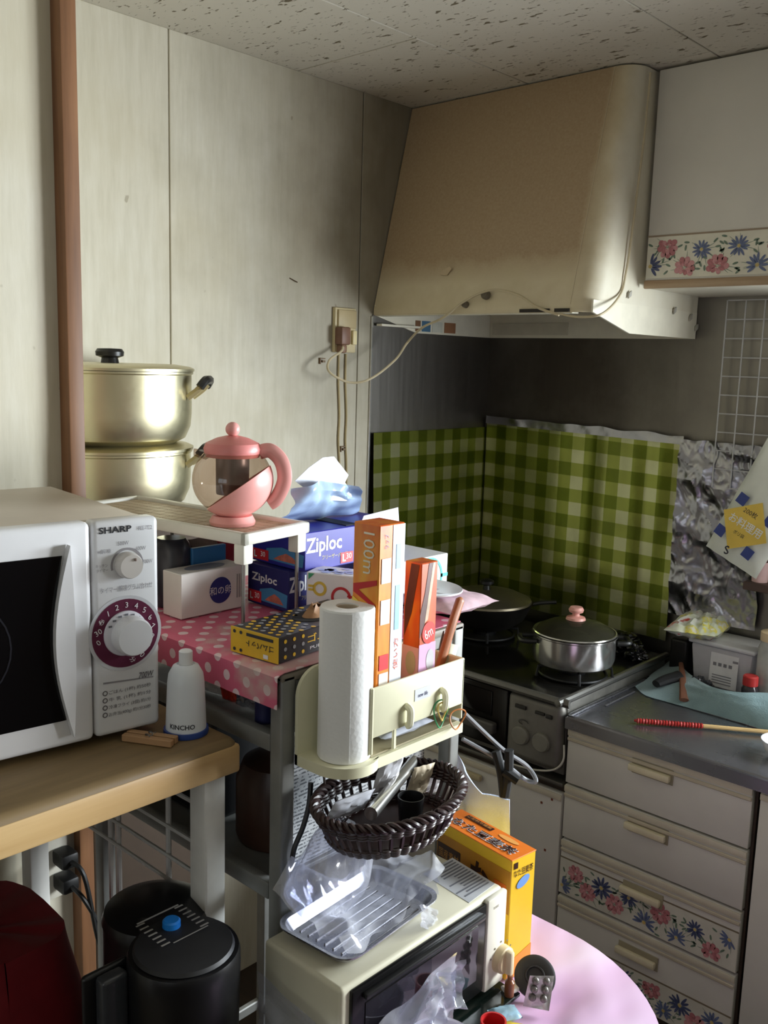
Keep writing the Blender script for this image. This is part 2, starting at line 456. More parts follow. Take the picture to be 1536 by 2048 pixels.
# skirt: sides drop towards the back, leaving the front lip higher
white = M((226, 220, 200), .5, var=.06)
for x0, x1 in ((.0045, .009), (hw - .004, hw + .001)):
    bm = BM(); prism(bm, [(x0, -.55, 1.797), (x0, -.372, 1.755), (x0, -.006, 1.755), (x0, -.006, 1.825), (x0, -.55, 1.825)], (1, 0, 0), x1 - x0)
    part('side_skirt', bm, white, hood, smooth=False)
bm = BM(); box(bm, .01, hw - rc, -.549, -.520, 1.795, 1.800, .001, 1); box(bm, .01, .03, -.545, -.38, 1.768, 1.774)
part('front_lip', bm, white, hood)
bm = BM(); box(bm, .008, hw - .004, -.012, -.006, 1.755, 1.83); part('back_rail', bm, white, hood)
bm = BM(); box(bm, .05, hw - .05, -.45, -.05, 1.87, 1.875); part('grease_filter', bm, M((70, 66, 60), .5, .6), hood)
bm = BM(); lathe(bm, [(.0, -.006), (.06, -.006), (.07, .0), (.02, .012), (0, .012)], (.42, -.25, 1.86), 24); part('fan_cap', bm, M((60, 58, 52), .5, .4), hood)
bm = BM(); box(bm, .02, .30, -.016, -.0125, 1.764, 1.80); part('switch_plate', bm, M((205, 198, 178), .5), hood)
for p0, p1, c in ((832, 842, (118, 82, 52)), (845, 862, (70, 110, 140)), (866, 886, (205, 205, 190)), (890, 912, (150, 105, 72))):
    a_, b_ = at(p0, 655, x=.012), at(p1, 655, x=.012); bm = BM(); box(bm, .0092, .0105, a_.y, b_.y, 1.761, 1.792); part('sticker', bm, M(c, .5), hood)
fh = Face((0, -.5535, 1.80), (1, 0, 0), (0, .238, 1))
for px, py, r in ((933, 610, .0085), (974, 591, .0115)):
    q = at(px, py, y=-.551); bm = BM()
    lathe(bm, [(0, 0), (r, 0), (r, .010), (r * .8, .014), (0, .014)], (0, 0, 0), 20, Matrix.Translation(q) @ Matrix.Rotation(math.pi / 2 - .2, 4, 'X'))
    part('pull_knob', bm, M((112, 104, 88), .55), hood)
q = at(892, 543, y=-.535); bm = BM()
prism(bm, [q + V((-.02, 0, -.008)), q + V((.004, 0, -.010)), q + V((.020, 0, .006)), q + V((.012, 0, .012)), q + V((-.012, 0, .003))], (0, -1, .2), .0012)
part('tape_scrap', bm, M((190, 170, 138), .5), hood)
bm = BM(); box(bm, .50, .585, -.5565, -.545, 1.798, 1.806); box(bm, .60, .64, -.5565, -.545, 1.798, 1.806); part('vent_slot', bm, M((40, 34, 28), .7), hood)
# hooks left on the right side
for (px, py) in ((1348, 622), (1380, 636), (1392, 656), (1258, 590)):
    q = at(px, py, x=hw + .003); bm = BM()
    s_ = .011
    prism(bm, [q + V((0, -s_ * .6, -s_ * .8)), q + V((0, s_ * .5, -s_ * .2)), q + V((0, s_ * .6, s_)), q + V((0, -s_ * .5, s_ * .4))], (1, 0, 0), .004)
    part('adhesive_hook', bm, M((170, 166, 155), .4), hood)
# cord: wall plug -> hood front -> up the right corner
cordm = M((196, 182, 150), .5); cord_brown = M((88, 66, 48), .5)
outp = at(686, 690, x=.035)
cpts = [outp + V((0, 0, -.005)), at(682, 703, x=.04), at(658, 722, x=.05), at(660, 745, x=.07), at(700, 765, x=.09), at(742, 757, x=.12), at(790, 720, x=.12),
        at(815, 685, x=.10), at(845, 655, y=-.55), at(885, 636, y=-.566), at(930, 602, y=-.572), at(982, 580, y=-.575), at(1035, 590, y=-.572), at(1075, 615, y=-.566), at(1118, 630, y=-.563)]
bm = BM(); tube(bm, spline(cpts, 8), .0032, 7)
part('power_cord', bm, cordm, hood, label='thin beige power cord looping to the wall outlet')
cp2 = [at(1120, 628, y=-.560), at(1160, 634, y=-.566), at(1205, 627, y=-.560), at(1240, 590, x=hw + .006), at(1252, 545, x=hw + .006), at(1262, 480, x=.709), at(1275, 380, x=.709), at(1290, 260, x=.709), at(1301, 145, x=.709)]
bm = BM(); tube(bm, spline(cp2, 8), .0028, 7)
part('lamp_cord', bm, cordm, hood)

# ------------------------------------------------------------------ floral print used on the cabinet doors
INK = {'blue': M((96, 108, 142), .45, var=.25, scale=200), 'navy': M((70, 78, 112), .45, var=.25, scale=200), 'pink': M((200, 142, 144), .45, var=.22, scale=200),
       'rose': M((178, 112, 116), .45, var=.25, scale=200), 'leaf': M((104, 124, 106), .45, var=.2, scale=200), 'gold': M((200, 176, 110), .45)}
def floral(face, W, Hh, parent, seed, n=None):
    rnd = random.Random(seed); bms = {k: BM() for k in INK}
    def petal(k, a, b, ang, L, wd, lift):
        pts = []
        for t in range(10):
            q = 2 * math.pi * t / 10
            x, y = L / 2 + L / 2 * math.cos(q), wd / 2 * math.sin(q)
            pts.append((a + x * math.cos(ang) - y * math.sin(ang), b + x * math.sin(ang) + y * math.cos(ang)))
        if all(0 < p < W and 0 < q < Hh for p, q in pts): face.poly(bms[k], pts, lift, .0002)
    a = rnd.uniform(.0, .02); i = 0
    while a < W + .02:
        b = Hh * (.5 + .22 * (1 if i % 2 else -1) + rnd.uniform(-.08, .08)); r = Hh * rnd.uniform(.24, .32)
        for t in range(8):   # leaves on short stems
            q = rnd.uniform(0, 6.28); d = r * rnd.uniform(1.0, 1.7)
            petal('leaf', a + d * math.cos(q), b + d * math.sin(q), q + rnd.uniform(-.6, .6), Hh * .15, Hh * .055, .0003)
            petal('leaf', a + .2 * r, b, q, d, Hh * .014, .0002)
        if i % 3 == 1 or i % 5 == 2:
            k1 = rnd.choice(('pink', 'rose'))
            for ring_, c in ((1.0, 9), (.66, 7), (.36, 5)):
                for t in range(c):
                    q = 6.28 * t / c + ring_ * 2 + rnd.uniform(-.1, .1)
                    petal(k1 if (t + int(ring_ * 9)) % 3 else ('rose' if k1 == 'pink' else 'pink'), a + r * ring_ * .35 * math.cos(q), b + r * ring_ * .35 * math.sin(q), q, r * .62 * ring_ + .002, r * .5 * ring_ + .002, .0005 + (1 - ring_) * .0006)
        else:
            k1 = rnd.choice(('blue', 'navy', 'blue'))
            for t in range(13):
                q = 6.28 * t / 13 + rnd.uniform(-.1, .1)
                petal(k1, a + r * .18 * math.cos(q), b + r * .18 * math.sin(q), q, r * rnd.uniform(.75, .95), r * .24, .0006)
            face.disc(bms['gold'], a, b, r * .16, lift=.0010, n=8) if r * .2 < a < W - r * .2 else None
        a += Hh * rnd.uniform(.40, .52); i += 1
    for k, b_ in bms.items():
        if len(b_.verts): part('floral_print', b_, INK[k], parent, smooth=False, kind='stuff')
        else: b_.free()

# ------------------------------------------------------------------ wall cabinet right of the hood
CABW = M((214, 210, 200), .42, var=.05, scale=6); CABEDGE = wood_mat('cabinet_edge_wood', (150, 122, 92), (182, 158, 128), (.05, 1, 1), 60)
cab = thing('wall_cabinet', 'white wall cabinet with a floral band along its lower edge', 'cabinet', (1.2, -.17, 1.866))
bm = BM(); box(bm, .714, 2.6, -.312, -.004, 1.866, HC - .002, .002, 1); part('body', bm, M((205, 198, 180), .5), cab)
cx = .712
for k in range(3):
    x0, x1 = cx + k * .63, cx + k * .63 + .624
    bm = BM(); box(bm, x0, x1, -.333, -.314, 1.872, HC - .006, .002, 2); d = part('door', bm, CABW, cab)
    bm = BM(); box(bm, x0, x1, -.340, -.333, 1.864, 1.884, .003, 2); part('pull_rail', bm, CABEDGE, d)
    bm = BM(); box(bm, x0 + .002, x1 - .002, -.3342, -.333, 1.889, 1.986); b_ = part('floral_band', bm, M((222, 218, 200), .45), d)
    bm = BM(); box(bm, x0, x1, -.3348, -.333, 1.986, 1.990); part('band_line', bm, M((150, 132, 110), .5), d)
    if k == 0: floral(Face((x0 + .003, -.3343, 1.890), (1, 0, 0), (0, 0, 1)), x1 - x0 - .006, .094, b_, 11)
# ------------------------------------------------------------------ foil splash guards and crumpled foil
def gingham_mat():
    n = NT('green_checked_foil'); tc = n.n('TexCoord'); sep = n.n('SeparateXYZ'); n.l(tc.outputs['UV'], sep.inputs[0])
    def stripe(c): return n.math('GREATER_THAN', n.math('FRACT', n.math('DIVIDE', c, .082)), .5)
    s = n.math('ADD', stripe(sep.outputs[0]), stripe(sep.outputs[1]))
    c = n.ramp(n.math('DIVIDE', s, 2), [(.0, lin((186, 188, 146))), (.5, lin((142, 150, 70))), (1, lin((98, 110, 30)))])
    g = n.noise(n.coord('Object'), 4, 5, .6)
    c = n.mix(n.ramp(g, [(.45, (0, 0, 0)), (.8, (.5, .5, .5))]), c, lin((84, 82, 50)))
    n.col(c); n.set(rough=.26, metal=.75); n.bump(n.noise(n.coord('Object'), 22, 3), .15, .004); return n.m
GREEN = gingham_mat()
def foil_mat():
    n = NT('crumpled_aluminium_foil'); v = n.n('TexVoronoi'); v.feature = 'DISTANCE_TO_EDGE'; v.inputs['Scale'].default_value = 20
    n.l(n.coord('Object'), v.inputs['Vector']); n.col(lin((158, 158, 164))); n.set(rough=.26, metal=1); n.bump(v.outputs[0], .25, .004); return n.m
FOIL = foil_mat()
def guard_left(u, v):
    y = -.552 + u * .545; z = .90 + v * (.568 - .0 * u)
    return V((.007 + .006 * nz(u * 4, v * 1.2, 3) + .012 * (1 - v) * (1 - u) + .010 * max(0, 1 - u * 9), y, z))
bm = BM(); sheet(bm, guard_left, 26, 16, .0008, (.545, .568))
solo('splash_guard', bm, GREEN, 'green checked foil splash guard on the boarded side wall beside the stove', 'splash guard')
def guard_back(u, v):
    x = .012 + u * .678; z = .90 + v * (.602 - .028 * u)
    return V((x, -.012 - .009 * nz(u * 9, v * .7, 8) - .009 * abs(math.sin(u * 11)) * (1 - v * .4), z))
bm = BM(); sheet(bm, guard_back, 40, 16, .0008, (.678, .60))
solo('splash_guard', bm, GREEN, 'green checked foil splash guard standing behind the stove pots', 'splash guard')
def crumple(x, z, k=1.0):
    a = abs(nz(x * 5 + z * 7, z * 4 - x * 2, 1.3)); b = abs(nz(x * 15 + z * 9, z * 11, 7.7)); c = abs(nz(x * 40, z * 34, 4.1)); return k * (.012 * (1 - min(1, a * 3)) + .006 * (1 - min(1, b * 2.6)) + .0022 * (1 - c * 2))
def foil_r(u, v):
    x = .692 + u * (.25 + .02 * nz(v * 6, 3, 1)); z = .985 + v * (.495 + .015 * nz(u * 5, 1, 5))
    return V((x, -.020 - crumple(x, z), z))
bm = BM(); sheet(bm, foil_r, 70, 110, .0004); solo('foil_sheet', bm, FOIL, 'crumpled aluminium foil sheet hung on the steel wall right of the green guard', 'foil', angle=14)
def foil_t(u, v):
    x = .02 + u * .68; z = 1.482 - .016 * u + v * (.024 + .010 * nz(u * 9, 2, 9)); return V((x, -.024 - crumple(x, z, .35), z))
bm = BM(); sheet(bm, foil_t, 80, 5, .0004); solo('foil_strip', bm, FOIL, 'narrow crumpled foil strip along the top of the green guard', 'foil')

# ------------------------------------------------------------------ wire grid and bag hanging on it
gx0, gz0, gx1, gz1 = .795, 1.36, 1.145, 1.855
g = thing('wire_grid', 'white wire grid panel hung on the steel wall by the window', 'wire grid', (.97, -.03, gz0))
wm = M((196, 196, 196), .4)
for i in range(8):
    x = gx0 + (gx1 - gx0) * i / 7; bm = BM(); tube(bm, [(x, -.034, gz0), (x, -.034, gz1)], .0019, 6); part('wire', bm, wm, g)
for i in range(11):
    z = gz0 + (gz1 - gz0) * i / 10; bm = BM(); tube(bm, [(gx0, -.0305, z), (gx1, -.0305, z)], .0019, 6); part('wire', bm, wm, g)
q = [at(1543, 862, y=-.075), at(1412, 1092, y=-.085), at(1512, 1158, y=-.095), at(1650, 935, y=-.085)]
def bagfn(u, v):
    p = q[0].lerp(q[1], u).lerp(q[3].lerp(q[2], u), v); e = math.sin(math.pi * u) * math.sin(math.pi * v)
    return p + V((0, -.022 * e ** .6 - .004 * nz(u * 7, v * 7, 2), 0))
pb = thing('plastic_bag_pack', 'hanging pack of white plastic bags with a yellow diamond print', 'bag', (q[1] + q[2]) / 2)
bm = BM(); sheet(bm, bagfn, 24, 24, .003); pk = part('pack', bm, M((232, 236, 226), .35, var=.05, sss=.0), pb)
def onbag(px, py, lift=.0): # point on the swollen front of the bag
    return at(px, py, y=-.108 - lift)
dia = [at(1447, 1012, y=-.112), at(1525, 998, y=-.112), at(1531, 1085, y=-.112), at(1455, 1098, y=-.112)]
fu = (dia[1] - dia[0]).normalized(); fv = (dia[0] - dia[3]).normalized(); W_ = (dia[1] - dia[0]).length
bf = Face(dia[3], fu, fv)
bm = BM(); bf.rect(bm, 0, W_, 0, W_, .0003); part('print', bm, M((238, 205, 92), .4), pb, label='yellow diamond print')
bm = BM()
for a, b in ((W_ / 2, W_ * 1.18), (W_ / 2, -W_ * .18), (-W_ * .14, W_ / 2), (W_ * 1.12, W_ / 2)):
    s_ = W_ * .19; bf.poly(bm, [(a - s_, b), (a, b - s_), (a + s_, b), (a, b + s_)], .0001, .0001)
part('print', bm, M((58, 74, 140), .4), pb, kind='stuff')
dk = M((52, 54, 60), .4)
bm = BM(); bf.text(bm, '200枚', W_ * .68, W_ * .80, W_ * .15, lift=.0012, rot=-.7); bf.text(bm, 'ポリ袋', W_ * .33, W_ * .33, W_ * .1, lift=.0012, rot=-.7); bf.text(bm, 'S', -.02 * W_, -.02 * W_, W_ * .22, lift=.0012, bold=.02, rot=-.3)
part('lettering', bm, dk, pb, smooth=False, kind='stuff')
bm = BM(); bf.text(bm, 'お料理用', W_ * .52, W_ * .52, W_ * .24, lift=.0014, bold=.012, rot=-.7); part('lettering', bm, M((245, 245, 240), .4), pb, smooth=False, kind='stuff')

# ------------------------------------------------------------------ wall outlet, plugs, surface wires
oc0, oc1 = at(672, 614, x=.014), at(712, 706, x=.014)
ot = thing('wall_outlet', 'yellowed wall outlet with a brown plug above the steel sheet edge', 'outlet', (0, (oc0.y + oc1.y) / 2, oc1.z))
IV = M((205, 190, 150), .5)
bm = BM(); box(bm, 0, .012, oc0.y, oc1.y, oc1.z, oc0.z, .003); part('cover_plate', bm, IV, ot)
bm = BM(); box(bm, .012, .018, oc0.y + .008, oc1.y - .004, (oc0.z + oc1.z) / 2 + .006, oc0.z - .006, .002); part('blank_cover', bm, M((186, 168, 128), .5), ot)
bm = BM(); box(bm, .012, .042, oc0.y - .002, oc0.y + .032, oc1.z + .020, (oc0.z + oc1.z) / 2 + .008, .005); part('plug', bm, M((118, 84, 66), .5, var=.2), ot, label='brown plug')
bm = BM(); box(bm, .012, .036, oc0.y + .005, oc0.y + .026, oc1.z - .002, oc1.z + .022, .006); part('plug_neck', bm, M((128, 96, 74), .5), ot)
bm = BM(); box(bm, .012, .020, oc1.y - .018, oc1.y - .003, oc1.z + .022, (oc0.z + oc1.z) / 2, .002); part('socket_insert', bm, M((225, 210, 160), .5), ot)
for k, px in enumerate((678, 692)):
    pts = [at(px, 708, x=.004), at(px - 1, 760, x=.004), at(px + 1, 830, x=.004), at(px - 1, 880, x=.004), at(px + 1, 930, x=.004), at(px, 1010, x=.004), V((.004, at(px, 1010, x=.004).y, .9)), V((.004, at(px, 1010, x=.004).y, .3))]
    bm = BM(); tube(bm, spline(pts, 5), .0028, 6)
    solo('surface_wire', bm, M((178, 160, 118), .6), ('straight painted wire on the boarded wall, farther from the steel edge, below the outlet', 'wavy painted wire held by a staple on the boarded wall below the outlet')[k], 'wire', 'surface wires below the outlet')
for (px, py), lb in (((645, 722), 'small brown staple stuck on the wall left of the power cord'), ((686, 898), 'small brown staple holding the wires below the outlet')):
    q_ = at(px, py, x=.005); bm = BM()
    box(bm, 0, .006, q_.y - .009, q_.y - .006, q_.z - .008, q_.z + .008); box(bm, 0, .006, q_.y - .006, q_.y + .010, q_.z + .005, q_.z + .008); box(bm, 0, .008, q_.y - .002, q_.y + .008, q_.z - .004, q_.z + .002)
    solo('cable_staple', bm, M((110, 86, 58), .5), lb, 'staple')

q_ = at(588, 560, x=.004); bm = BM(); tube(bm, [(0, q_.y - .012, q_.z + .004), (.006, q_.y + .010, q_.z - .005)], .0014, 6); solo('bent_nail', bm, M((90, 72, 50), .5, .5), 'tiny bent nail in the boarded wall left of the outlet', 'nail')
# ------------------------------------------------------------------ base cabinets and counter
DY = -.572
BASEW = M((206, 203, 194), .45, var=.06, scale=5)
GAP = M((58, 46, 34), .7)
def handle(x0, x1, z, parent):
    bm = BM(); box(bm, x0 + .004, x1 + .004, DY - .0025, DY, z - .026, z + .010, .001, 1); h = part('handle', bm, M((150, 142, 118), .5), parent)
    bm = BM(); box(bm, x0, x1, DY - .016, DY - .002, z - .019, z - .002, .004, 2); part('grip', bm, M((214, 204, 174), .45), h)
dc = thing('drawer_cabinet', 'white four drawer base cabinet with floral bands on its lower drawers', 'cabinet', (.95, -.28, 0))
bm = BM(); box(bm, .716, 1.180, DY + .018, -.004, .09, .797, .001, 1); part('carcass', bm, GAP, dc)
bm = BM(); box(bm, .73, 1.17, DY + .07, -.01, 0, .09); part('plinth', bm, M((40, 34, 28), .7), dc)
for i, (z1, z0) in enumerate(((.797, .656), (.652, .512), (.508, .362), (.357, .163))):
    bm = BM(); box(bm, .719, 1.174, DY, DY + .018, z0 + .002, z1, .002, 2); d = part('drawer', bm, BASEW, dc)
    bm = BM(); box(bm, .719, 1.174, DY - .004, DY, z1 - .017, z1 - .001, .003, 2); part('edge_strip', bm, M((198, 190, 170), .5), d)
    bm = BM(); box(bm, .719, 1.174, DY - .0045, DY, z1 - .030, z1 - .021, .002, 1); part('edge_strip', bm, M((186, 176, 154), .5), d)
    zz = {0: .768, 1: .623, 2: .462, 3: .305}[i]
    if i >= 2:
        zt = z0 + (.098 if i == 2 else .092)
        bm = BM(); box(bm, .720, 1.173, DY - .0012, DY, z0 + .004, zt); b_ = part('floral_band', bm, M((205, 202, 188), .45), d)
        bm = BM(); box(bm, .720, 1.173, DY - .0018, DY, zt, zt + .003); part('band_line', bm, M((120, 108, 88), .5), d)
        floral(Face((.722, DY - .0013, z0 + .006), (1, 0, 0), (0, 0, 1)), .449, zt - z0 - .010, b_, 5 + i)
    handle(.889, .992, zz, d)
sc_ = thing('base_cabinet', 'white base cabinet carrying the gas stove', 'cabinet', (.36, -.28, 0))
bm = BM(); box(bm, .004, .714, DY + .018, -.004, .09, .640, .001, 1); part('carcass', bm, GAP, sc_)
bm = BM(); box(bm, .02, .70, DY + .07, -.01, 0, .09); part('plinth', bm, M((40, 34, 28), .7), sc_)
for k, (x0, x1) in enumerate(((.006, .357), (.361, .712))):
    bm = BM(); box(bm, x0, x1, DY, DY + .018, .163, .622, .002, 2); d = part('door', bm, BASEW, sc_)
    bm = BM(); box(bm, x0, x1, DY - .004, DY, .604, .620, .003, 2); part('edge_strip', bm, M((198, 190, 170), .5), d)
    if k == 1:
        bm = BM(); box(bm, .37, .47, DY - .016, DY - .002, .575, .592, .004, 2); part('handle', bm, M((190, 176, 140), .5), d)
        bm = BM()
        for px, py in ((1083, 1605), (1104, 1599), (1090, 1700)):
            p_ = at(px, py, y=DY); box(bm, p_.x - .003, p_.x + .003, DY - .0006, DY, p_.z - .003, p_.z + .003)
        part('rust_spot', bm, M((120, 60, 34), .7), d, kind='stuff')
bm = BM(); box(bm, .004, .714, DY - .004, -.004, .640, .652, .003, 2); part('top_board', bm, steel_mat('stove_shelf_steel', (120, 118, 112), .35, .5, .5), sc_)
rc_ = thing('sink_cabinet', 'white base cabinet under the sink right of the drawers', 'cabinet', (1.6, -.28, 0))
bm = BM(); box(bm, 1.186, 2.6, DY + .018, -.004, .09, .797, .001, 1); part('carcass', bm, GAP, rc_)
bm = BM(); box(bm, 1.20, 2.58, DY + .07, -.01, 0, .09); part('plinth', bm, M((40, 34, 28), .7), rc_)
for k in range(3):
    bm = BM(); box(bm, 1.190 + k * .47, 1.190 + k * .47 + .465, DY, DY + .018, .163, .795, .002, 2); d = part('door', bm, BASEW, rc_)
    bm = BM(); box(bm, 1.190 + k * .47, 1.190 + k * .47 + .465, DY - .004, DY, .778, .793, .003, 2); part('edge_strip', bm, M((198, 190, 170), .5), d)
ct = thing('worktop', 'stainless steel worktop with a raised rim beside the stove', 'worktop', (1.6, -.29, .797))
bm = BM(); box(bm, .716, 2.6, -.575, -.004, .799, .829, .002, 1); part('slab', bm, MAT_COUNTER, ct)
bm = BM()
tube(bm, [(.722, -.579, .828), (2.6, -.579, .828)], .0065, 10)
prism(bm, [(.716, -.5855, .800), (.716, -.5745, .800), (.716, -.5745, .828), (.716, -.5855, .828)], (1, 0, 0), 1.884)
part('front_edge', bm, MAT_COUNTER, ct)
bm = BM(); box(bm, .716, .728, -.575, -.01, .829, .8345, .002, 2); box(bm, .745, .751, -.45, -.30, .829, .834, .002, 1); part('side_rim', bm, MAT_COUNTER, ct, kind='stuff')

# ------------------------------------------------------------------ gas stove
gs = thing('gas_stove', 'two burner gas stove with greasy black top and steel rim', 'stove', (.36, -.31, .652))
DKE = M((24, 23, 21), .16, var=.3, scale=12); STG = steel_mat('stove_front_grey', (150, 148, 142), .4, .5, .5)
SX0, SX1, SYF, SYB, SZ = .10, .708, -.592, -.045, .868
bm = BM(); box(bm, SX0, SX1, SYF + .03, SYB, .665, SZ - .012, .006); part('body', bm, M((110, 108, 102), .45, .5, var=.25), gs)
bm = BM(); box(bm, SX0 - .004, SX1 + .002, SYF, SYB + .004, SZ - .014, SZ - .001, .005, 3); part('top_plate', bm, DKE, gs)
bm = BM()
tube(bm, spline([(SX0, SYF, SZ - .004), (SX1 - .03, SYF, SZ - .004), (SX1 - .006, SYF + .006, SZ - .003), (SX1, SYF + .03, SZ - .002), (SX1, SYB, SZ - .002)], 8), .010, 10)
part('rim', bm, steel_mat('stove_rim', (135, 134, 130), .28, .4, .4), gs)
kx = .545
bm = BM(); box(bm, SX0, kx - .004, SYF + .012, SYF + .034, .685, SZ - .022, .004); gp = part('grill_front', bm, DKE, gs)
bm = BM(); box(bm, .16, kx - .05, SYF + .008, SYF + .013, .765, SZ - .035, .003); part('grill_window', bm, M((14, 14, 14), .08), gp)
bm = BM(); box(bm, .14, kx - .03, SYF - .012, SYF + .010, .725, .755, .006, 3); part('grill_handle', bm, M((88, 86, 82), .4, .3), gp)
bm = BM(); box(bm, kx, SX1, SYF + .004, SYF + .036, .680, SZ - .018, .016, 4); kp = part('control_panel', bm, STG, gs)
for x in (.592, .655):
    bm = BM(); lathe(bm, [(0, 0), (.026, 0), (.0255, .006), (.022, .010), (0, .011)], (0, 0, 0), 28, Matrix.Translation((x, SYF + .004, .745)) @ Matrix.Rotation(math.pi / 2, 4, 'X'), 1, .95)
    part('ignition_knob', bm, M((118, 116, 106), .45, var=.2), kp)
bm = BM(); box(bm, .572, .605, SYF - .001, SYF + .005, .815, .825, .002); box(bm, .632, .66, SYF - .001, SYF + .005, .815, .823, .002); box(bm, .664, .682, SYF - .001, SYF + .005, .812, .822, .002)
part('lever_slot', bm, M((40, 38, 34), .6), kp, kind='stuff')
bm = BM(); tube(bm, [(.60 + .014 * math.cos(t) , SYF + .001, .782 + .006 * math.sin(t)) for t in [i * .5 for i in range(10)]], .0012, 5); part('emblem', bm, M((60, 58, 54), .5), kp)
for i, x in enumerate((.16, .68)):
    bm = BM(); box(bm, x - .02, x + .02, SYF + .06, SYF + .10, .652, .668, .003); part('foot', bm, M((30, 30, 30), .6), gs)
bm = BM(); box(bm, x - .02, x + .02, SYB - .06, SYB - .02, .652, .668, .003); part('foot', bm, M((30, 30, 30), .6), gs)
IRON = M((26, 26, 27), .5, .3, var=.3)
pc = at(1146, 1325, z=.90); wc = V((.235, -.275, 0))
for (bx, by) in ((pc.x, pc.y), (wc.x, wc.y)):
    bm = BM(); lathe(bm, [(0, .868), (.075, .868), (.085, .871), (.085, .873), (.05, .874), (0, .874)], (bx, by, 0), 32); dp = part('drip_tray', bm, M((60, 58, 52), .4, .6, var=.3), gs)
    bm = BM(); lathe(bm, [(0, .874), (.034, .874), (.036, .884), (.028, .890), (0, .890)], (bx, by, 0), 24); part('burner', bm, IRON, gs)
    bm = BM(); tube(bm, [(bx + .088 * math.cos(t), by + .088 * math.sin(t), .874) for t in [2 * math.pi * k / 28 for k in range(28)]], .004, 6, True); part('trivet_ring', bm, IRON, gs)
    for k in range(5):
        t = .4 + 2 * math.pi * k / 5; c_, s_ = math.cos(t), math.sin(t); bm = BM()
        tube(bm, [(bx + .104 * c_, by + .104 * s_, .871), (bx + .100 * c_, by + .100 * s_, .898), (bx + .045 * c_, by + .045 * s_, .898)], .0042, 6); part('trivet_arm', bm, IRON, gs)
# steel cable hanging under the stove
bm = BM(); tube(bm, spline([at(1128, 1490, y=-.59), at(1126, 1522, y=-.60), at(1105, 1540, y=-.60), at(1060, 1538, y=-.60), at(1000, 1520, y=-.60)], 6), .0025, 6)
solo('drip_tray_rim', bm, M((190, 188, 176), .4), 'thin pale curved wire under the stove front', 'wire')

# ---- saucepan with glass lid
R = .107; z0 = .902
sp_ = thing('saucepan', 'steel saucepan with glass lid and pink knob on the right burner', 'saucepan', (pc.x, pc.y, z0))
CHROME = steel_mat('saucepan_steel', (190, 188, 184), .12, .2, .15)
bm = BM(); lathe(bm, [(0, z0), (R * .88, z0), (R * .96, z0 + .006), (R, z0 + .02), (R, z0 + .075), (R * 1.035, z0 + .078), (R * 1.035, z0 + .081), (R * .97, z0 + .079), (R * .97, z0 + .012), (0, z0 + .008)], (pc.x, pc.y, 0), 48)
part('pan', bm, CHROME, sp_)
def glass_mat():
    n = NT('smoky_lid_glass'); n.col(lin((120, 118, 96))); n.set(rough=.08, trans=.85, ior=1.2); return n.m
bm = BM(); lathe(bm, [(R * .99, z0 + .0825), (R * .9, z0 + .093), (R * .6, z0 + .108), (R * .25, z0 + .115), (0, z0 + .116), (0, z0 + .113), (R * .6, z0 + .105), (R * .9, z0 + .090), (R * .97, z0 + .0825)], (pc.x, pc.y, 0), 48); ld = part('glass_lid', bm, glass_mat(), sp_)
bm = BM(); tube(bm, [(pc.x + R * .995 * math.cos(t), pc.y + R * .995 * math.sin(t), z0 + .0845) for t in [2 * math.pi * k / 48 for k in range(48)]], .0028, 6, True); part('lid_rim', bm, CHROME, ld)
PK = M((222, 160, 148), .4)
bm = BM(); lathe(bm, [(0, .116), (.026, .116), (.024, .122), (.010, .126), (.009, .132), (.018, .136), (.020, .142), (.016, .149), (0, .151)], (pc.x, pc.y, z0), 24); part('knob', bm, PK, ld, label='pink knob')
for s_ in (-1, 1):
    d_ = V((_r.x, _r.y, 0)).normalized() * s_; n_ = V((-d_.y, d_.x, 0)); c_ = V((pc.x, pc.y, z0 + .062))
    bm = BM(); tube(bm, spline([c_ + d_ * R * .98 + n_ * .03, c_ + d_ * (R + .030) + n_ * .026, c_ + d_ * (R + .036), c_ + d_ * (R + .030) - n_ * .026, c_ + d_ * R * .98 - n_ * .03], 6), .007, 8); part('handle', bm, M((24, 24, 24), .4), sp_)
# ---- frying pan with lid on the left burner
wk = thing('frying_pan', 'dark deep frying pan under a dull metal lid on the left burner', 'pan', (wc.x, wc.y, .902))
bm = BM(); lathe(bm, [(0, .902), (.085, .902), (.115, .925), (.138, .972), (.140, .974), (.134, .973), (.110, .928), (.08, .908), (0, .907)], (wc.x, wc.y, 0), 40); part('pan', bm, M((40, 38, 36), .45, .5, var=.3), wk)
bm = BM(); lathe(bm, [(.136, .975), (.134, .981), (.10, .996), (.05, 1.006), (0, 1.008), (0, 1.005), (.10, .992), (.132, .9755)], (wc.x, wc.y, 0), 40); ld = part('lid', bm, steel_mat('dull_lid', (140, 132, 112), .3, .4, .4), wk)
bm = BM(); lathe(bm, [(0, 1.007), (.012, 1.007), (.010, 1.020), (.021, 1.026), (.021, 1.034), (.014, 1.038), (0, 1.039)], (wc.x, wc.y, 0), 20); part('knob', bm, M((20, 20, 20), .4), ld)
d_ = V((_r.x, _r.y, 0)).normalized(); bm = BM(); c_ = V((wc.x, wc.y, .962))
tube(bm, spline([c_ + d_ * .128, c_ + d_ * .16 + V((0, 0, .008)), c_ + d_ * .21 + V((0, 0, .012))], 6), .009, 8, flat=.7); part('handle', bm, M((22, 22, 22), .45), wk)
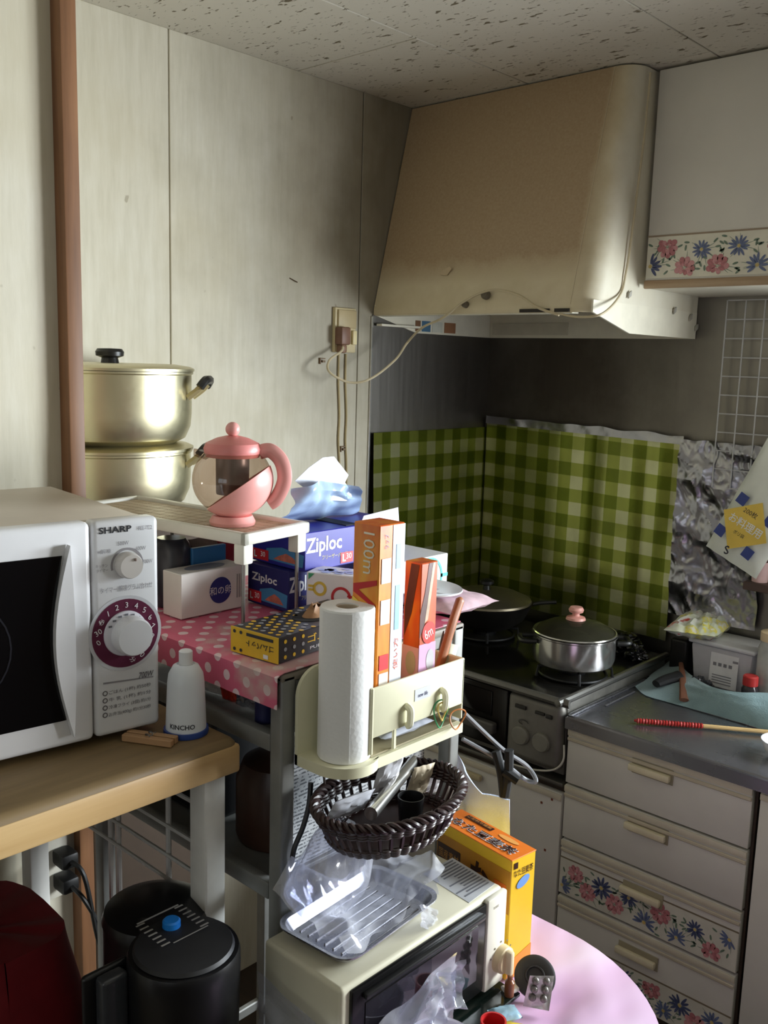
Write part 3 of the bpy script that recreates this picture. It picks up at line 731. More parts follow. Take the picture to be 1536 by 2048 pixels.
# ---- crumpled black foil beside the saucepan
def clump(name, c, r, mat, label, cat, seed=0, k=.45, sz=.55):
    bm = BM(); bmesh.ops.create_icosphere(bm, subdivisions=4, radius=1)
    for v in bm.verts:
        d = v.co.normalized(); f = 1 + k * (nz(d.x * 2.1 + seed, d.y * 2.1, d.z * 2.1) + .6 * (1 - 2 * abs(nz(d.x * 5 + seed, d.y * 5, d.z * 5))) - .2)
        v.co = V((d.x * r * f, d.y * r * f, max(-.6, d.z * f) * r * sz)) + V(c)
    zmin = min(v.co.z for v in bm.verts)
    for v in bm.verts: v.co.z += c[2] - zmin
    return solo(name, bm, mat, label, cat, angle=22)
BLKF = M((30, 30, 32), .22, .55, var=.4)
clump('foil_clump', (.590, -.095, .870), .050, BLKF, 'crumpled black burner foil behind the saucepan', 'foil', 3)
clump('foil_clump', (.668, -.150, .870), .026, M((74, 74, 78), .16, .9, var=.4), 'small shiny dark foil ball on the stove corner', 'foil', 9, .6, .8)

# ------------------------------------------------------------------ things on the worktop
def cloth_mat(c, sc=320, var=.12, sheen=.3):
    n = NT('terry_cloth'); v = n.coord('Object'); f = n.noise(v, sc, 3, .7); g = n.noise(v, 14, 3); L = lin(c)
    n.col(n.ramp(g, [(.3, tuple(x * (1 - var) for x in L)), (.7, tuple(min(1, x * (1 + var)) for x in L))])); n.set(rough=.95, sheen=sheen); n.bump(f, .7, .002); return n.m
lo = [at(1270, 1372, z=.8315), at(1290, 1390, z=.8315), at(1332, 1403, z=.8315), at(1400, 1422, z=.8315), at(1470, 1442, z=.8315), at(1540, 1464, z=.8315), at(1640, 1495, z=.8315)]
hi = [at(1352, 1312, z=.838), at(1358, 1322, z=.845), at(1376, 1345, z=.865), at(1420, 1372, z=.885), at(1475, 1384, z=.894), at(1540, 1386, z=.90), at(1640, 1400, z=.90)]
lo_s, hi_s = spline(lo, 6), spline(hi, 6)
def towel(u, v):
    i = u * (len(lo_s) - 1); k = int(min(i, len(lo_s) - 2)); t = i - k
    a, b = lo_s[k].lerp(lo_s[k + 1], t), hi_s[k].lerp(hi_s[k + 1], t); p = a.lerp(b, v)
    p.z += .012 * math.sin(math.pi * v) * (1 if u > .25 else u * 4) + .0035 * nz(u * 14, v * 6, 4) * min(1, u * 5) * math.sin(math.pi * v)
    return p
bm = BM(); sheet(bm, towel, 60, 16, .005)
for v_ in bm.verts: v_.co.z = max(v_.co.z, .8298)
solo('dish_towel', bm, cloth_mat((132, 158, 162)), 'grey teal terry towel bunched on the steel worktop', 'towel')
a, b = at(1268, 1441, z=.8375), at(1406, 1452, z=.8375); c = at(1560, 1466, z=.8375)
st = thing('cooking_stick', 'long wooden cooking chopstick with a beaded red handle on the worktop', 'chopstick', (a + b) / 2 - V((0, 0, .008)))
bm = BM(); N = 90; tube(bm, [a.lerp(b, i / N) for i in range(N + 1)], lambda t: (.0062 + .0014 * math.sin(t * 150)) * min(1, t * 12 + .3), 8); part('handle', bm, M((168, 44, 40), .35), st, label='red beaded handle')
bm = BM(); tube(bm, [b, b.lerp(c, .5), c], .0052, 8); part('shaft', bm, M((202, 170, 116), .5), st)
# flat black and brown brush on the towel's corner
e0, e1 = at(1312, 1368, z=.856), at(1352, 1352, z=.866)
br = thing('scrub_brush', 'black brush with a brown handle lying on the towel corner', 'brush', e0 - V((0, 0, .012)))
bm = BM(); tube(bm, spline([e0, e0.lerp(e1, .5), e1 + V((.01, 0, 0))], 5), lambda t: .013 + .010 * t, 10, flat=.7); part('head', bm, M((26, 26, 28), .8, bump=.6, bscale=300), br)
f0, f1, f2 = at(1362, 1326, z=.880), at(1366, 1362, z=.866), at(1368, 1400, z=.846)
bm = BM(); tube(bm, spline([f0, f1, f2], 6), lambda t: .006 + .006 * t, 8, flat=.5); part('handle', bm, M((126, 84, 66), .5), br)
# plastic tub
t0, t1 = at(1382, 1283, y=-.135), at(1470, 1283, y=-.135)
tz = t0.z
tub = thing('food_container', 'clear plastic food container with printed label behind the towel', 'container', (.86, -.08, .8295))
bm = BM(); x0, x1 = t0.x, t1.x + .05; ztop = tz
def taper(bm, x0, x1, y0, y1, z0, z1, ins, bev, th=None):
    vs = box(bm, x0, x1, y0, y1, z0, z1, bev)
    cx_, cy_ = (x0 + x1) / 2, (y0 + y1) / 2
    for v in vs:
        k = 1 - ins * (z1 - v.co.z) / (z1 - z0); v.co.x = cx_ + (v.co.x - cx_) * k; v.co.y = cy_ + (v.co.y - cy_) * k
MILK = M((214, 212, 218), .3, alpha=.72)
taper(bm, x0, x1, -.135, -.02, .8295, ztop, .14, .008); part('tub', bm, MILK, tub)
bm = BM(); box(bm, x0 - .006, x1 + .006, -.141, -.014, ztop, ztop + .012, .005, 3); part('lid', bm, M((224, 224, 228), .3, alpha=.85), tub)
bm = BM(); fl = Face((x0 + .058, -.1375, .846), (1, 0, 0), (0, .04, 1)); fl.rect(bm, 0, .075, 0, ztop - .86, .001); lbp = part('label', bm, M((230, 228, 230), .5), tub)
bm = BM(); hh = ztop - .86
for i in range(4): fl.rect(bm, .008 + i * .014, .017 + i * .014, hh * .62, hh * .62 + .009, .0016)
fl.rect(bm, .060, .074, hh * .8, hh * .8 + .006, .0016)
for j in range(4): fl.rect(bm, .008, .06, hh * .1 + j * .007, hh * .1 + j * .007 + .0025, .0016)
part('label_print', bm, M((130, 128, 134), .5), tub, kind='stuff', smooth=False)
def pillow(bm, c, a, b, h, nu=18, nv=14, seed=0, k=.25):
    """soft pouch: half axes a and b, thickness h along a x b"""
    c, a, b = V(c), V(a), V(b); n = a.cross(b).normalized()
    for sgn in (1, -1):
        def fn(u, v):
            x, y = u * 2 - 1, v * 2 - 1; e = max(0, (1 - abs(x) ** 3) * (1 - abs(y) ** 3))
            w = 1 + .05 * nz(x * 3 + seed, y * 3, 1)
            return c + a * x * w + b * y * w + n * sgn * h * (e ** .6) * (1 + k * nz(x * 4 + seed, y * 4, 5 * sgn)) + n * (.1 * h * nz(x * 6, y * 6, seed))
        sheet(bm, fn, nu, nv)
    bmesh.ops.remove_doubles(bm, verts=bm.verts, dist=1e-5)
s0, s1, s2, s3 = at(1356, 1254, z=ztop + .035), at(1402, 1222, z=ztop + .035), at(1494, 1232, z=ztop + .035), at(1450, 1268, z=ztop + .035)
snb = thing('snack_bag', 'crumpled yellow and white snack bag lying on the food container', 'bag', (V((0, 0, ztop + .013)) + V(((s0.x + s2.x) / 2, (s0.y + s2.y) / 2, 0))))
cc = (s0 + s1 + s2 + s3) / 4; ax = (s2 + s3 - s0 - s1) / 4; bx = (s1 + s2 - s0 - s3) / 4
ax.z = bx.z = 0; cc.z = ztop + .034; cc.y -= .035; cc.x -= .012
def snack_mat():
    n = NT('snack_bag_foil'); f = n.noise(n.coord('Object'), 16, 3, .6)
    n.col(n.ramp(f, [(.34, lin((206, 70, 48))), (.40, lin((238, 238, 232))), (.54, lin((222, 228, 196))), (.58, lin((238, 226, 80))), (.64, lin((240, 238, 232)))])); n.set(rough=.3); return n.m
bm = BM(); pillow(bm, cc, ax * 1.1, bx * 1.1, .026, seed=4, k=.7); part('pouch', bm, snack_mat(), snb)
# jar with beige cap, small red-capped bottle, dark wrap, white bowl
j = at(1540, 1330, y=-.12); jt = at(1540, 1262, y=-.12)
jr = thing('spice_jar', 'clear jar with a beige screw cap beside the food container', 'jar', (j.x, -.12, .8295))
bm = BM(); lathe(bm, [(0, .8295), (.030, .8295), (.032, .835), (.032, jt.z - .045), (.026, jt.z - .030), (.026, jt.z - .024), (0, jt.z - .024)], (j.x, -.12, 0), 28); part('glass', bm, M((196, 196, 190), .2, alpha=.8, var=.25), jr)
bm = BM(); lathe(bm, [(0, jt.z - .024), (.029, jt.z - .024), (.029, jt.z - .002), (.026, jt.z), (0, jt.z)], (j.x, -.12, 0), 28); part('cap', bm, M((220, 196, 158), .45), jr)
rcp = at(1501, 1362, y=-.165)
rb = thing('sauce_bottle', 'small dark bottle with a red cap behind the towel', 'bottle', (rcp.x, -.165, .8295))
bm = BM(); lathe(bm, [(0, .8295), (.020, .8295), (.021, .833), (.021, rcp.z - .02), (.014, rcp.z - .008), (0, rcp.z - .008)], (rcp.x, -.165, 0), 24); part('bottle', bm, M((60, 56, 60), .2), rb)
bm = BM(); lathe(bm, [(0, rcp.z - .010), (.019, rcp.z - .010), (.019, rcp.z + .012), (.016, rcp.z + .015), (0, rcp.z + .015)], (rcp.x, -.165, 0), 24); part('cap', bm, M((206, 60, 58), .4), rb, label='red cap')
clump('dark_wrap', (.868, -.178, .8295), .030, M((64, 64, 70), .2, .2, var=.5), 'dark shiny plastic wrap bunched between towel and food container', 'wrap', 21, .5, .8)
wb = at(1548, 1500, z=.84); bm = BM(); lathe(bm, [(0, .8295), (.025, .8295), (.042, .845), (.050, .868), (.047, .868), (.039, .848), (.02, .834), (0, .834)], (wb.x + .022, wb.y, 0), 32)
solo('small_bowl', bm, M((226, 228, 228), .3), 'small white bowl on the worktop past the chopstick', 'bowl')
lg0 = at(1492, 1160, y=-.045); bm = BM(); box(bm, lg0.x, 1.38, -.065, -.005, lg0.z - .022, lg0.z, .002, 1); solo('wooden_ledge', bm, M((84, 66, 58), .55), 'short dark wooden ledge on the wall beside the hanging bag pack', 'ledge')
pc2 = lg0 + V((.032, .010, 0)); bm = BM(); lathe(bm, [(0, .0005), (.020, .0005), (.024, .055), (.022, .055), (.018, .004), (0, .003)], pc2, 24); solo('pink_cup', bm, M((236, 200, 196), .3), 'pale pink plastic cup on the wooden ledge', 'cup')
bm = BM(); box(bm, .730, .782, -.075, -.02, .8355, .93, .008, 3); solo('dark_tin', bm, M((38, 36, 36), .4, .4, var=.3), 'dark blackened tin between the stove and food container', 'tin')
# ------------------------------------------------------------------ pixel to size on upright boxes
def ext(E, yaw, px, py, face):
    """distance from the upright edge at E along its left ('y') or right ('x') face to the sight line of a pixel"""
    d = V((-math.cos(yaw), -math.sin(yaw), 0)) if face == 'y' else V((-math.sin(yaw), math.cos(yaw), 0))
    n = V((d.y, -d.x, 0)); s = _fw + _r * ((px - 768) / F_PX) - _u * ((py - 1024) / F_PX)
    t = (V(E) - CAM).dot(n) / s.dot(n); return (CAM + s * t - V(E)).dot(d)
def edge_h(E, py_top):
    """height of the upright edge at E whose top shows at image row py_top"""
    lo_, hi_ = 0.0, 1.0
    for _ in range(40):
        m = (lo_ + hi_) / 2; d = V(E) + V((0, 0, m)) - CAM
        if 1024 - F_PX * d.dot(_u) / d.dot(_fw) > py_top: lo_ = m
        else: hi_ = m
    return lo_
class Carton:
    """upright box standing on its near edge E; faces: x right, y left, t top"""
    def __init__(s, name, label, cat, E, wx, wy, h, mat, yaw=0, group=None, bev=.0012, tilt=None):
        s.t = thing(name, label, cat, E, yaw, group); s.d = (wx, wy, h)
        if tilt: s.t.rotation_euler = (tilt[0], tilt[1], yaw)
        bm = BM(); box(bm, -wx, 0, 0, wy, 0, h, bev, 1); s.body = part('carton', bm, mat, s.t, world=False)
        s.x = Face((0, 0, 0), (0, 1, 0), (0, 0, 1)); s.y = Face((-wx, 0, 0), (1, 0, 0), (0, 0, 1)); s.top = Face((-wx, 0, h), (1, 0, 0), (0, 1, 0))
    def ink(s, bm, mat, name='print', stuff=True):
        return part(name, bm, mat, s.body, world=False, smooth=False, kind='stuff' if stuff else None)

XR = 1.01
WHITE = M((236, 236, 238), .4, var=.03); INKD = M((50, 50, 56), .5); INKW = M((240, 240, 240), .4, var=.02)
GREYM = M((128, 128, 124), .45, .25, var=.15)
mz = at(575, 1345, x=XR).z
yN = at(563, 1500, x=XR).y; yNp = at(583, 1500, x=XR).y; yF = at(918, 1500, x=XR).y; yFm = at(904, 1500, x=XR).y
XB = XR - .46
# ------------------------------------------------------------------ steel rack
rk = thing('steel_rack', 'grey steel rack with a pink mat on top between microwave and stove', 'rack', ((XR + XB) / 2, (yN + yF) / 2, 0))
pw = .024
for x in (XR - pw, XB):
    for y in (yN, yF - pw):
        bm = BM()
        if x > .8: box(bm, x, XR, y, y + pw, 0, mz - .004, .004, 3)
        else: box(bm, x, x + pw, y, y + pw, 0, mz - .004, .003, 2)
        p_ = part('post', bm, GREYM, rk)
bm = BM(); box(bm, XB, XR, yN, yF, mz - .014, mz - .003, .003, 2); part('top_board', bm, M((120, 112, 100), .6), rk)
for z, nm in ((mz - .034, 'top'), (.40, 'low')):
    for y in (yN + .002, yF - .014): bm = BM(); box(bm, XB + pw, XR - pw, y, y + .012, z, z + .02, .002, 1); part('side_rail', bm, GREYM if nm == 'low' else M((86, 66, 60), .6), rk)
    for x in (XR - .014, XB + .002): bm = BM(); box(bm, x, x + .012, yN + pw, yF - pw, z, z + .02, .002, 1); part('cross_rail', bm, GREYM, rk)
z2 = at(545, 1470, x=XR - .01).z - .012
z3 = at(540, 1790, x=XR - .01).z
for z in (z2, z3):
    for y in (yN + .001, yF - .017): bm = BM(); box(bm, XB + pw, XR - pw, y, y + .016, z - .018, z + .006, .003, 2); part('side_rail', bm, GREYM, rk)
    bm = BM(); box(bm, XB + .004, XR - .03, yN + .02, yF - .02, z - .006, z, .001, 1); part('shelf', bm, GREYM, rk)
q_ = at(564, 1368, y=yN); bm = BM(); lathe(bm, [(0, 0), (.006, 0), (.006, .003), (.003, .004), (0, .004)], (0, 0, 0), 14, Matrix.Translation((XR - pw / 2, yN, q_.z)) @ Matrix.Rotation(math.pi / 2, 4, 'X')); part('bolt', bm, M((70, 68, 64), .4, .6), rk)
# ---- polka dot mat
def polka():
    n = NT('pink_polka_mat'); tc = n.n('TexCoord'); mp = n.n('Mapping'); s = .042; mp.inputs['Scale'].default_value = (1 / s, 1 / s, 1); n.l(tc.outputs['UV'], mp.inputs[0])
    def dots(off):
        a = n.n('VectorMath'); a.operation = 'ADD'; a.inputs[1].default_value = (off, off, 0); n.l(mp.outputs[0], a.inputs[0])
        f = n.n('VectorMath'); f.operation = 'FRACTION'; n.l(a.outputs[0], f.inputs[0])
        d = n.n('VectorMath'); d.operation = 'DISTANCE'; d.inputs[1].default_value = (.5, .5, 0)
        sp_ = n.n('SeparateXYZ'); n.l(f.outputs[0], sp_.inputs[0]); cb = n.n('CombineXYZ'); n.l(sp_.outputs[0], cb.inputs[0]); n.l(sp_.outputs[1], cb.inputs[1]); n.l(cb.outputs[0], d.inputs[0])
        return n.math('LESS_THAN', d.outputs[1], .17)
    m = n.math('MAXIMUM', dots(0), dots(.5)); g = n.noise(n.coord('Object'), 7, 4, .6)
    c = n.mix(m, lin((216, 104, 132)), lin((236, 208, 212))); c = n.mix(n.ramp(g, [(.56, (0, 0, 0)), (.66, (.75, .75, .75))]), c, lin((206, 186, 176)))
    n.col(c); n.set(rough=.42); return n.m
dr_ = mz - at(480, 1380, y=yN - .006).z
dr_ = min(max(dr_, .045), .09)
Lm = (yF - yN) + dr_
def matfn(u, v):
    x = XB + .01 + v * (XR - XB - .012); s = u * Lm; R_ = .012
    wob = .003 * nz(x * 20, 1, 1)
    if s < dr_: return V((x, yN - .0075 - wob * (1 - s / dr_), mz - dr_ + s - .001))
    y = yN - .0075 + (s - dr_); k = max(0, 1 - (s - dr_) / R_)
    return V((x, y, mz + .0006 - .006 * k * k + .0006 * nz(x * 30, y * 30, 2)))
bm = BM(); sheet(bm, matfn, 50, 40, .0012, (Lm, XR - XB))
solo('polka_dot_mat', bm, polka(), 'pink vinyl mat with white dots covering the rack top', 'mat')
MT = mz + .0022

# ------------------------------------------------------------------ boxes on the mat
BLUE = M((44, 44, 150), .35, var=.1, scale=6); NAVY = M((36, 38, 104), .35, var=.1)
def ziploc(label, E, wx, wy, h, open_=False):
    c = Carton('bag_box', label, 'box', E, wx, wy, h, BLUE if open_ else NAVY, group='freezer bag boxes')
    k = wx
    # end face: logo, picture, size badge
    if not open_:
        bm = BM(); c.y.text(bm, 'Ziploc', k * .42, h * .66, h * .26, k * .62, bold=.02); c.ink(bm, INKW, 'lettering')
    bm = BM(); c.y.poly(bm, [(k * .28, h * .12), (k * .97, h * .10), (k * .99, h * .42), (k * .60, h * .50), (k * .32, h * .40)]); c.ink(bm, M((70, 140, 190), .4), 'print')
    bm = BM(); c.y.poly(bm, [(k * .45, h * .16), (k * .9, h * .15), (k * .8, h * .30), (k * .68, h * .37), (k * .55, h * .27)], .0008); c.ink(bm, M((196, 110, 90), .5, var=.25, scale=120), 'print')
    bm = BM(); c.y.rect(bm, k * .04, k * .36, h * .06, h * .34, .0010); c.ink(bm, M((206, 40, 52), .4), 'print')
    bm = BM(); c.y.text(bm, 'L', k * .12, h * .20, h * .18, lift=.0016, bold=.03); c.y.text(bm, '30', k * .26, h * .22, h * .14, lift=.0016, bold=.01); c.ink(bm, INKW, 'lettering')
    # long face
    W = wy; bm = BM(); c.x.text(bm, 'Ziploc', W * .19, h * .60, h * .50, W * .36, bold=.02); c.ink(bm, INKW, 'lettering')
    bm = BM(); c.x.text(bm, 'フリーザーバッグ', W * .30, h * .30, h * .12, W * .26); c.ink(bm, M((205, 196, 120), .4), 'lettering')
    bm = BM(); c.x.rect(bm, W * .36, W * .49, h * .06, h * .34); c.ink(bm, M((206, 40, 52), .4), 'print')
    bm = BM(); c.x.text(bm, 'L', W * .395, h * .20, h * .20, lift=.0010, bold=.03); c.x.text(bm, '30', W * .445, h * .23, h * .15, lift=.0010); c.ink(bm, INKW, 'lettering')
    bm = BM(); c.x.disc(bm, W * .57, h * .28, W * .055, h * .22); c.ink(bm, M((120, 180, 220), .4), 'print')
    return c
E1 = at(576, 1226, z=MT); w1 = ext(E1, 0, 495, 1217, 'y'); h1 = edge_h(E1, 1144)
zl = ziploc('navy freezer bag box with a picture end, lowest in its stack under the white shelf', E1, w1, .16, h1)
E2 = at(609, 1145, z=MT + h1 + .001); w2 = ext(E2, 0, 500, 1120, 'y'); h2 = edge_h(E2, 1058); l2 = ext(E2, 0, 796, 1095, 'x')
l2 = min(l2, .34); h2 -= .0065
zu = ziploc('bright blue freezer bag box torn open on top of the navy one', E2, w2, l2, h2, True)
# torn flap: pale inside of the lid standing up at the far end, dark opening before it
bm = BM(); box(bm, -w2 * .95, -.006, l2 * .44, l2 * .56, h2 - .001, h2 + .0015); part('opening', bm, M((22, 24, 40), .8), zu.body, world=False)
bm = BM(); prism(bm, [(.0005, l2 * .55, h2 - .004), (.0005, l2, h2 - .004), (.0005, l2 * .985, h2 + .020), (.0005, l2 * .60, h2 + .014)], (-1, 0, .1), .001); part('lid_flap', bm, M((214, 210, 236), .4), zu.body, world=False)
# pouch of blue film and the white card corner rising out of the box
cA = at(555, 1010, x=E2.x - w2 * .6); cB = at(690, 1022, x=E2.x - w2 * .6)
def pouch(u, v):
    p = at(548 + 165 * u, 1052 - 26 * u, x=E2.x - w2 * .60); p.z = max(p.z, E2.z + h2 + .002); top = at(562 + 134 * u, 962 + 34 * abs(u - .36) - 14 * u, x=E2.x - w2 * .42)
    q_ = p.lerp(top, v); q_.x += .035 * math.sin(v * 2.4) * (1 - .5 * u) + .012 * nz(u * 5, v * 4, 6) + .02 * max(0, math.sin(u * 7)) * v
    return q_
bm = BM(); sheet(bm, pouch, 28, 14, .0006)
solo('blue_pouch', bm, M((168, 192, 224), .18, var=.10, scale=30), 'glossy pale blue plastic pouch sticking out of the open bag box', 'bag')
xc = E2.x - w2 * .35
bm = BM(); prism(bm, [at(590, 962, x=xc), at(618, 935, x=xc), at(646, 915, x=xc), at(668, 913, x=xc), at(697, 950, x=xc), at(690, 965, x=xc), at(716, 998, x=xc), at(690, 1002, x=xc), at(640, 1000, x=xc)], (-1, 0, .2), .0008)
solo('card_sheet', bm, M((206, 212, 226), .4), 'white card corner behind the pale blue pouch', 'card')
# white box with blue discs
E3 = at(362, 1240, z=MT); w3 = ext(E3, 0, 326, 1232, 'y'); l3 = ext(E3, 0, 490, 1208, 'x'); h3 = edge_h(E3, 1150)
bx = Carton('tea_box', 'white carton with navy disc on its side under the white shelf', 'box', E3, w3, l3, h3, M((232, 228, 222), .45, var=.03))
bm = BM(); bx.x.disc(bm, l3 * .60, h3 * .50, l3 * .17, l3 * .17 * 1.0, 28); bx.ink(bm, M((40, 46, 120), .4), 'print', False)
bm = BM(); bx.x.text(bm, '和の卵', l3 * .60, h3 * .50, h3 * .19, lift=.0012); bx.ink(bm, INKW, 'lettering')
bm = BM(); bx.top.disc(bm, w3 * .5, l3 * .5, w3 * .34, l3 * .30, 28); bx.ink(bm, M((128, 134, 150), .5), 'print', False)
bm = BM(); [bx.x.rect(bm, l3 * .86 + i * .004, l3 * .86 + i * .004 + .0016, h3 * .25, h3 * .8) for i in range(4)]; bx.ink(bm, M((150, 146, 144), .5))
# tissue boxes
yawA = .42
EA = at(745, 1250, z=MT)
EA = V((EA.x - .004, EA.y, MT)); 
PAT = [M((200, 44, 52), .4), M((222, 190, 70), .4), M((60, 176, 166), .4), M((128, 124, 128), .5)]
EA.x += .006; wA = ext(EA, yawA, 612, 1224, 'y'); hA = edge_h(EA, 1158)
tA = Carton('tissue_box', 'white kitchen towel box with spoon and fork drawings behind the paper roll', 'box', EA, wA, .050, hA, M((236, 234, 236), .45, var=.03), yawA)
bm = BM(); tA.y.ring(bm, wA * .52, hA * .52, hA * .17, hA * .23); tA.y.rect(bm, wA * .61, wA * .80, hA * .54, hA * .58); tA.y.rect(bm, wA * .61, wA * .80, hA * .46, hA * .50); tA.ink(bm, PAT[0])
bm = BM(); tA.y.ring(bm, wA * .20, hA * .66, hA * .10, hA * .16); tA.y.rect(bm, wA * .03, wA * .12, hA * .60, hA * .65); tA.y.rect(bm, wA * .03, wA * .12, hA * .68, hA * .73); tA.ink(bm, PAT[1])
bm = BM(); tA.y.text(bm, 'scottie', wA * .24, hA * .16, hA * .24, wA * .46); tA.ink(bm, INKD, 'lettering')
bm = BM(); tA.y.poly(bm, [(wA * .03, hA * .98), (wA * .12, hA * .98), (wA * .03, hA * .84)]); tA.ink(bm, M((60, 160, 110), .4))
bm = BM()
for i in range(14):
    a_, b_ = random.Random(i).uniform(.05, .9) * wA, random.Random(i + 40).uniform(.008, .042); tA.top.disc(bm, a_, b_, .008, .006, 8)
tA.ink(bm, M((170, 180, 226), .4))
xBx = EA.x - .06
EB = at(893, 1187, x=xBx)
hB = edge_h(EB, 1106); EBn = V((xBx, EB.y - .13, EB.z))
tB = Carton('tissue_box', 'white box with a teal ring drawing behind the foil boxes', 'box', V((xBx, EB.y - .13, MT)), .11, .13, EB.z + hB - MT, M((236, 238, 236), .45, var=.03))
HB = EB.z + hB - MT
bm = BM(); tB.x.ring(bm, .082, HB - .036, .030, .0345); tB.x.rect(bm, .112, .13, HB - .039, HB - .033); tB.ink(bm, PAT[2])
bm = BM(); tB.x.ring(bm, .082, HB - .036, .020, .023, -1.9, .6); tB.ink(bm, M((130, 210, 204), .4))
bm = BM(); [tB.x.poly(bm, [(.066, HB - .050 + i * .010), (.096, HB - .040 + i * .010), (.095, HB - .036 + i * .010), (.066, HB - .046 + i * .010)]) for i in range(3)]; tB.ink(bm, PAT[1])
# glove box
yg = .10; E5 = at(557, 1329, z=MT); 
w5 = ext(E5, yg, 463, 1316, 'y'); h5 = edge_h(E5, 1277); l5 = .195
GB = Carton('glove_box', 'yellow and black dotted glove box on the pink mat edge', 'box', E5, w5, l5, h5, M((40, 38, 42), .35, var=.1), yg)
gy = M((232, 186, 50), .4); gg = M((150, 150, 152), .4)
bm = BM(); box(bm, -w5 - .0008, .0004, -.0009, 0, -.0, h5 + .0005, .0003, 1); part('end_panel', bm, gy, GB.body, world=False, label='yellow end')
bm = BM(); GB.y.text(bm, 'ゴムパット', w5 * .62, h5 * .50, h5 * .26, w5 * .58, lift=.0014, bold=.015, rot=math.pi)
for a_, b_ in ((.08, .85), (.22, .85), (.08, .15), (.22, .15)): GB.y.disc(bm, w5 * a_, h5 * b_, h5 * .07, n=10, lift=.0014)
GB.y.rect(bm, w5 * .34, w5 * .9, h5 * .78, h5 * .90, .0014); GB.ink(bm, INKD, 'lettering')
bm = BM(); GB.y.rect(bm, w5 * .70, w5 * .80, h5 * .08, h5 * .24, .0014); GB.ink(bm, INKW)
bm = BM(); b2 = BM()
for i in range(9):
    for j in range(3):
        (GB.x.disc)(bm if (j != 1) else b2, .012 + i * .017 if i < 3 or i > 8 else .012 + i * .017, h5 * (.2 + .3 * j), h5 * .08, n=9) if i < 3 else None
for i in range(6):
    for j in range(11):
        GB.top.disc(bm if (i + j) % 3 else b2, w5 * (.08 + .16 * i) + (.007 if j % 2 else 0), .010 + j * .012, .0036, n=8) if j < 6 or i < 2 else None
GB.ink(bm, gy); GB.ink(b2, gg)
bm = BM(); GB.x.text(bm, 'ゴムパット', .105, h5 * .62, h5 * .34, .10, bold=.015); GB.ink(bm, gy, 'lettering')
bm = BM(); GB.x.text(bm, 'PURE RUBBER', .10, h5 * .24, h5 * .12, .08); GB.ink(bm, INKW, 'lettering')
bm = BM(); GB.top.disc(bm, w5 * .55, l5 * .62, w5 * .30, l5 * .24, 24); GB.ink(bm, M((18, 16, 16), .8), 'opening', False)
bm = BM()
def gl(u, v): a_ = u * 6.28; r_ = (.35 + .5 * v); return V((-w5 + w5 * .55 + math.cos(a_) * w5 * .22 * r_, l5 * .62 + math.sin(a_) * l5 * .18 * r_, h5 + .001 + .014 * (1 - v) * (1 + .5 * nz(math.cos(a_) * 2, math.sin(a_) * 2, v))))
sheet(bm, gl, 20, 6, .0008); part('rubber_glove', bm, M((150, 112, 76), .6), GB.body, world=False)
# things half hidden behind the tea box
yb = E3.y + l3 * .1
bm = BM(); c_ = at(343, 1100, x=E3.x - w3 - .045); lathe(bm, [(0, MT), (.030, MT), (.032, MT + .01), (.032, c_.z + .004), (.022, c_.z + .02), (0, c_.z + .02)], (c_.x, c_.y, 0), 24); solo('dark_jar', bm, M((54, 56, 64), .25), 'dark glass jar behind the white carton under the shelf', 'jar')
c_ = at(405, 1100, x=E3.x - w3 - .075); bm = BM(); pillow(bm, (c_.x, c_.y, MT + (c_.z + .022 - MT) / 2), (0, .045, 0), (0, 0, (c_.z + .02 - MT) / 2), .022, 12, 10, 3); solo('brown_pouch', bm, M((96, 70, 62), .5, var=.2), 'dull brown pouch standing behind the white carton under the shelf', 'pouch')
c_ = at(462, 1085, x=E3.x - w3 - .06); bm = BM(); box(bm, c_.x - .03, c_.x, c_.y - .026, c_.y + .026, MT, c_.z + .03, .002); solo('red_box', bm, M((150, 36, 48), .5), 'dark red box standing behind the white carton under the shelf', 'box')
c_ = at(432, 1093, x=E3.x - w3 - .012); bm = BM(); box(bm, c_.x - .008, c_.x, c_.y - .045, c_.y + .02, MT, c_.z + .002, .001, 1); solo('blue_card', bm, M((60, 130, 196), .4), 'thin bright blue card against the back of the white carton', 'card')

# ------------------------------------------------------------------ white plastic shelf over the boxes
lb = at(485, 1256, z=MT); zt_ = lb.z + edge_h(lb, 1090) + .006
sR = .018; sz = zt_ + sR
cF, cR, cL = at(490, 1068, z=sz), at(617, 1039, z=sz), at(275, 984, z=sz)
ysh = .14; wsx, wsy = .385, .142
SH = thing('plastic_shelf', 'white plastic stacking shelf with a tiled top on thin steel legs', 'shelf', V((cF.x, cF.y, MT)), ysh)
PLW = M((228, 226, 214), .4, var=.04)
hb_, ht_ = zt_ - MT, sz - MT; r_ = .012
def shp(nm, b, m, **k): return part(nm, b, m, SH, world=False, **k)
bm = BM()
box(bm, -wsx, 0, 0, r_, hb_, ht_, .004, 2); box(bm, -wsx, 0, wsy - r_, wsy, hb_, ht_, .004, 2); box(bm, -wsx, -wsx + r_, 0, wsy, hb_, ht_, .004, 2); box(bm, -r_, 0, 0, wsy, hb_, ht_, .004, 2)
shp('rim', bm, PLW)
TS = sz - .005; tl = ht_ - .005
bm = BM(); box(bm, -wsx + .006, -.006, .006, wsy - .006, tl - .005, tl - .0008); shp('tray', bm, M((120, 104, 88), .6))
nx_, ny_ = 15, 6; tm = M((190, 170, 142), .5, var=.08)
for i in range(nx_):
    for k in range(ny_):
        dx, dy = (wsx - .026) / nx_, (wsy - .026) / ny_; x, y = -wsx + .013 + i * dx, .013 + k * dy
        bm = BM(); box(bm, x + .0008, x + dx - .0008, y + .0008, y + dy - .0008, tl - .001, tl); shp('tile', bm, tm, smooth=False)
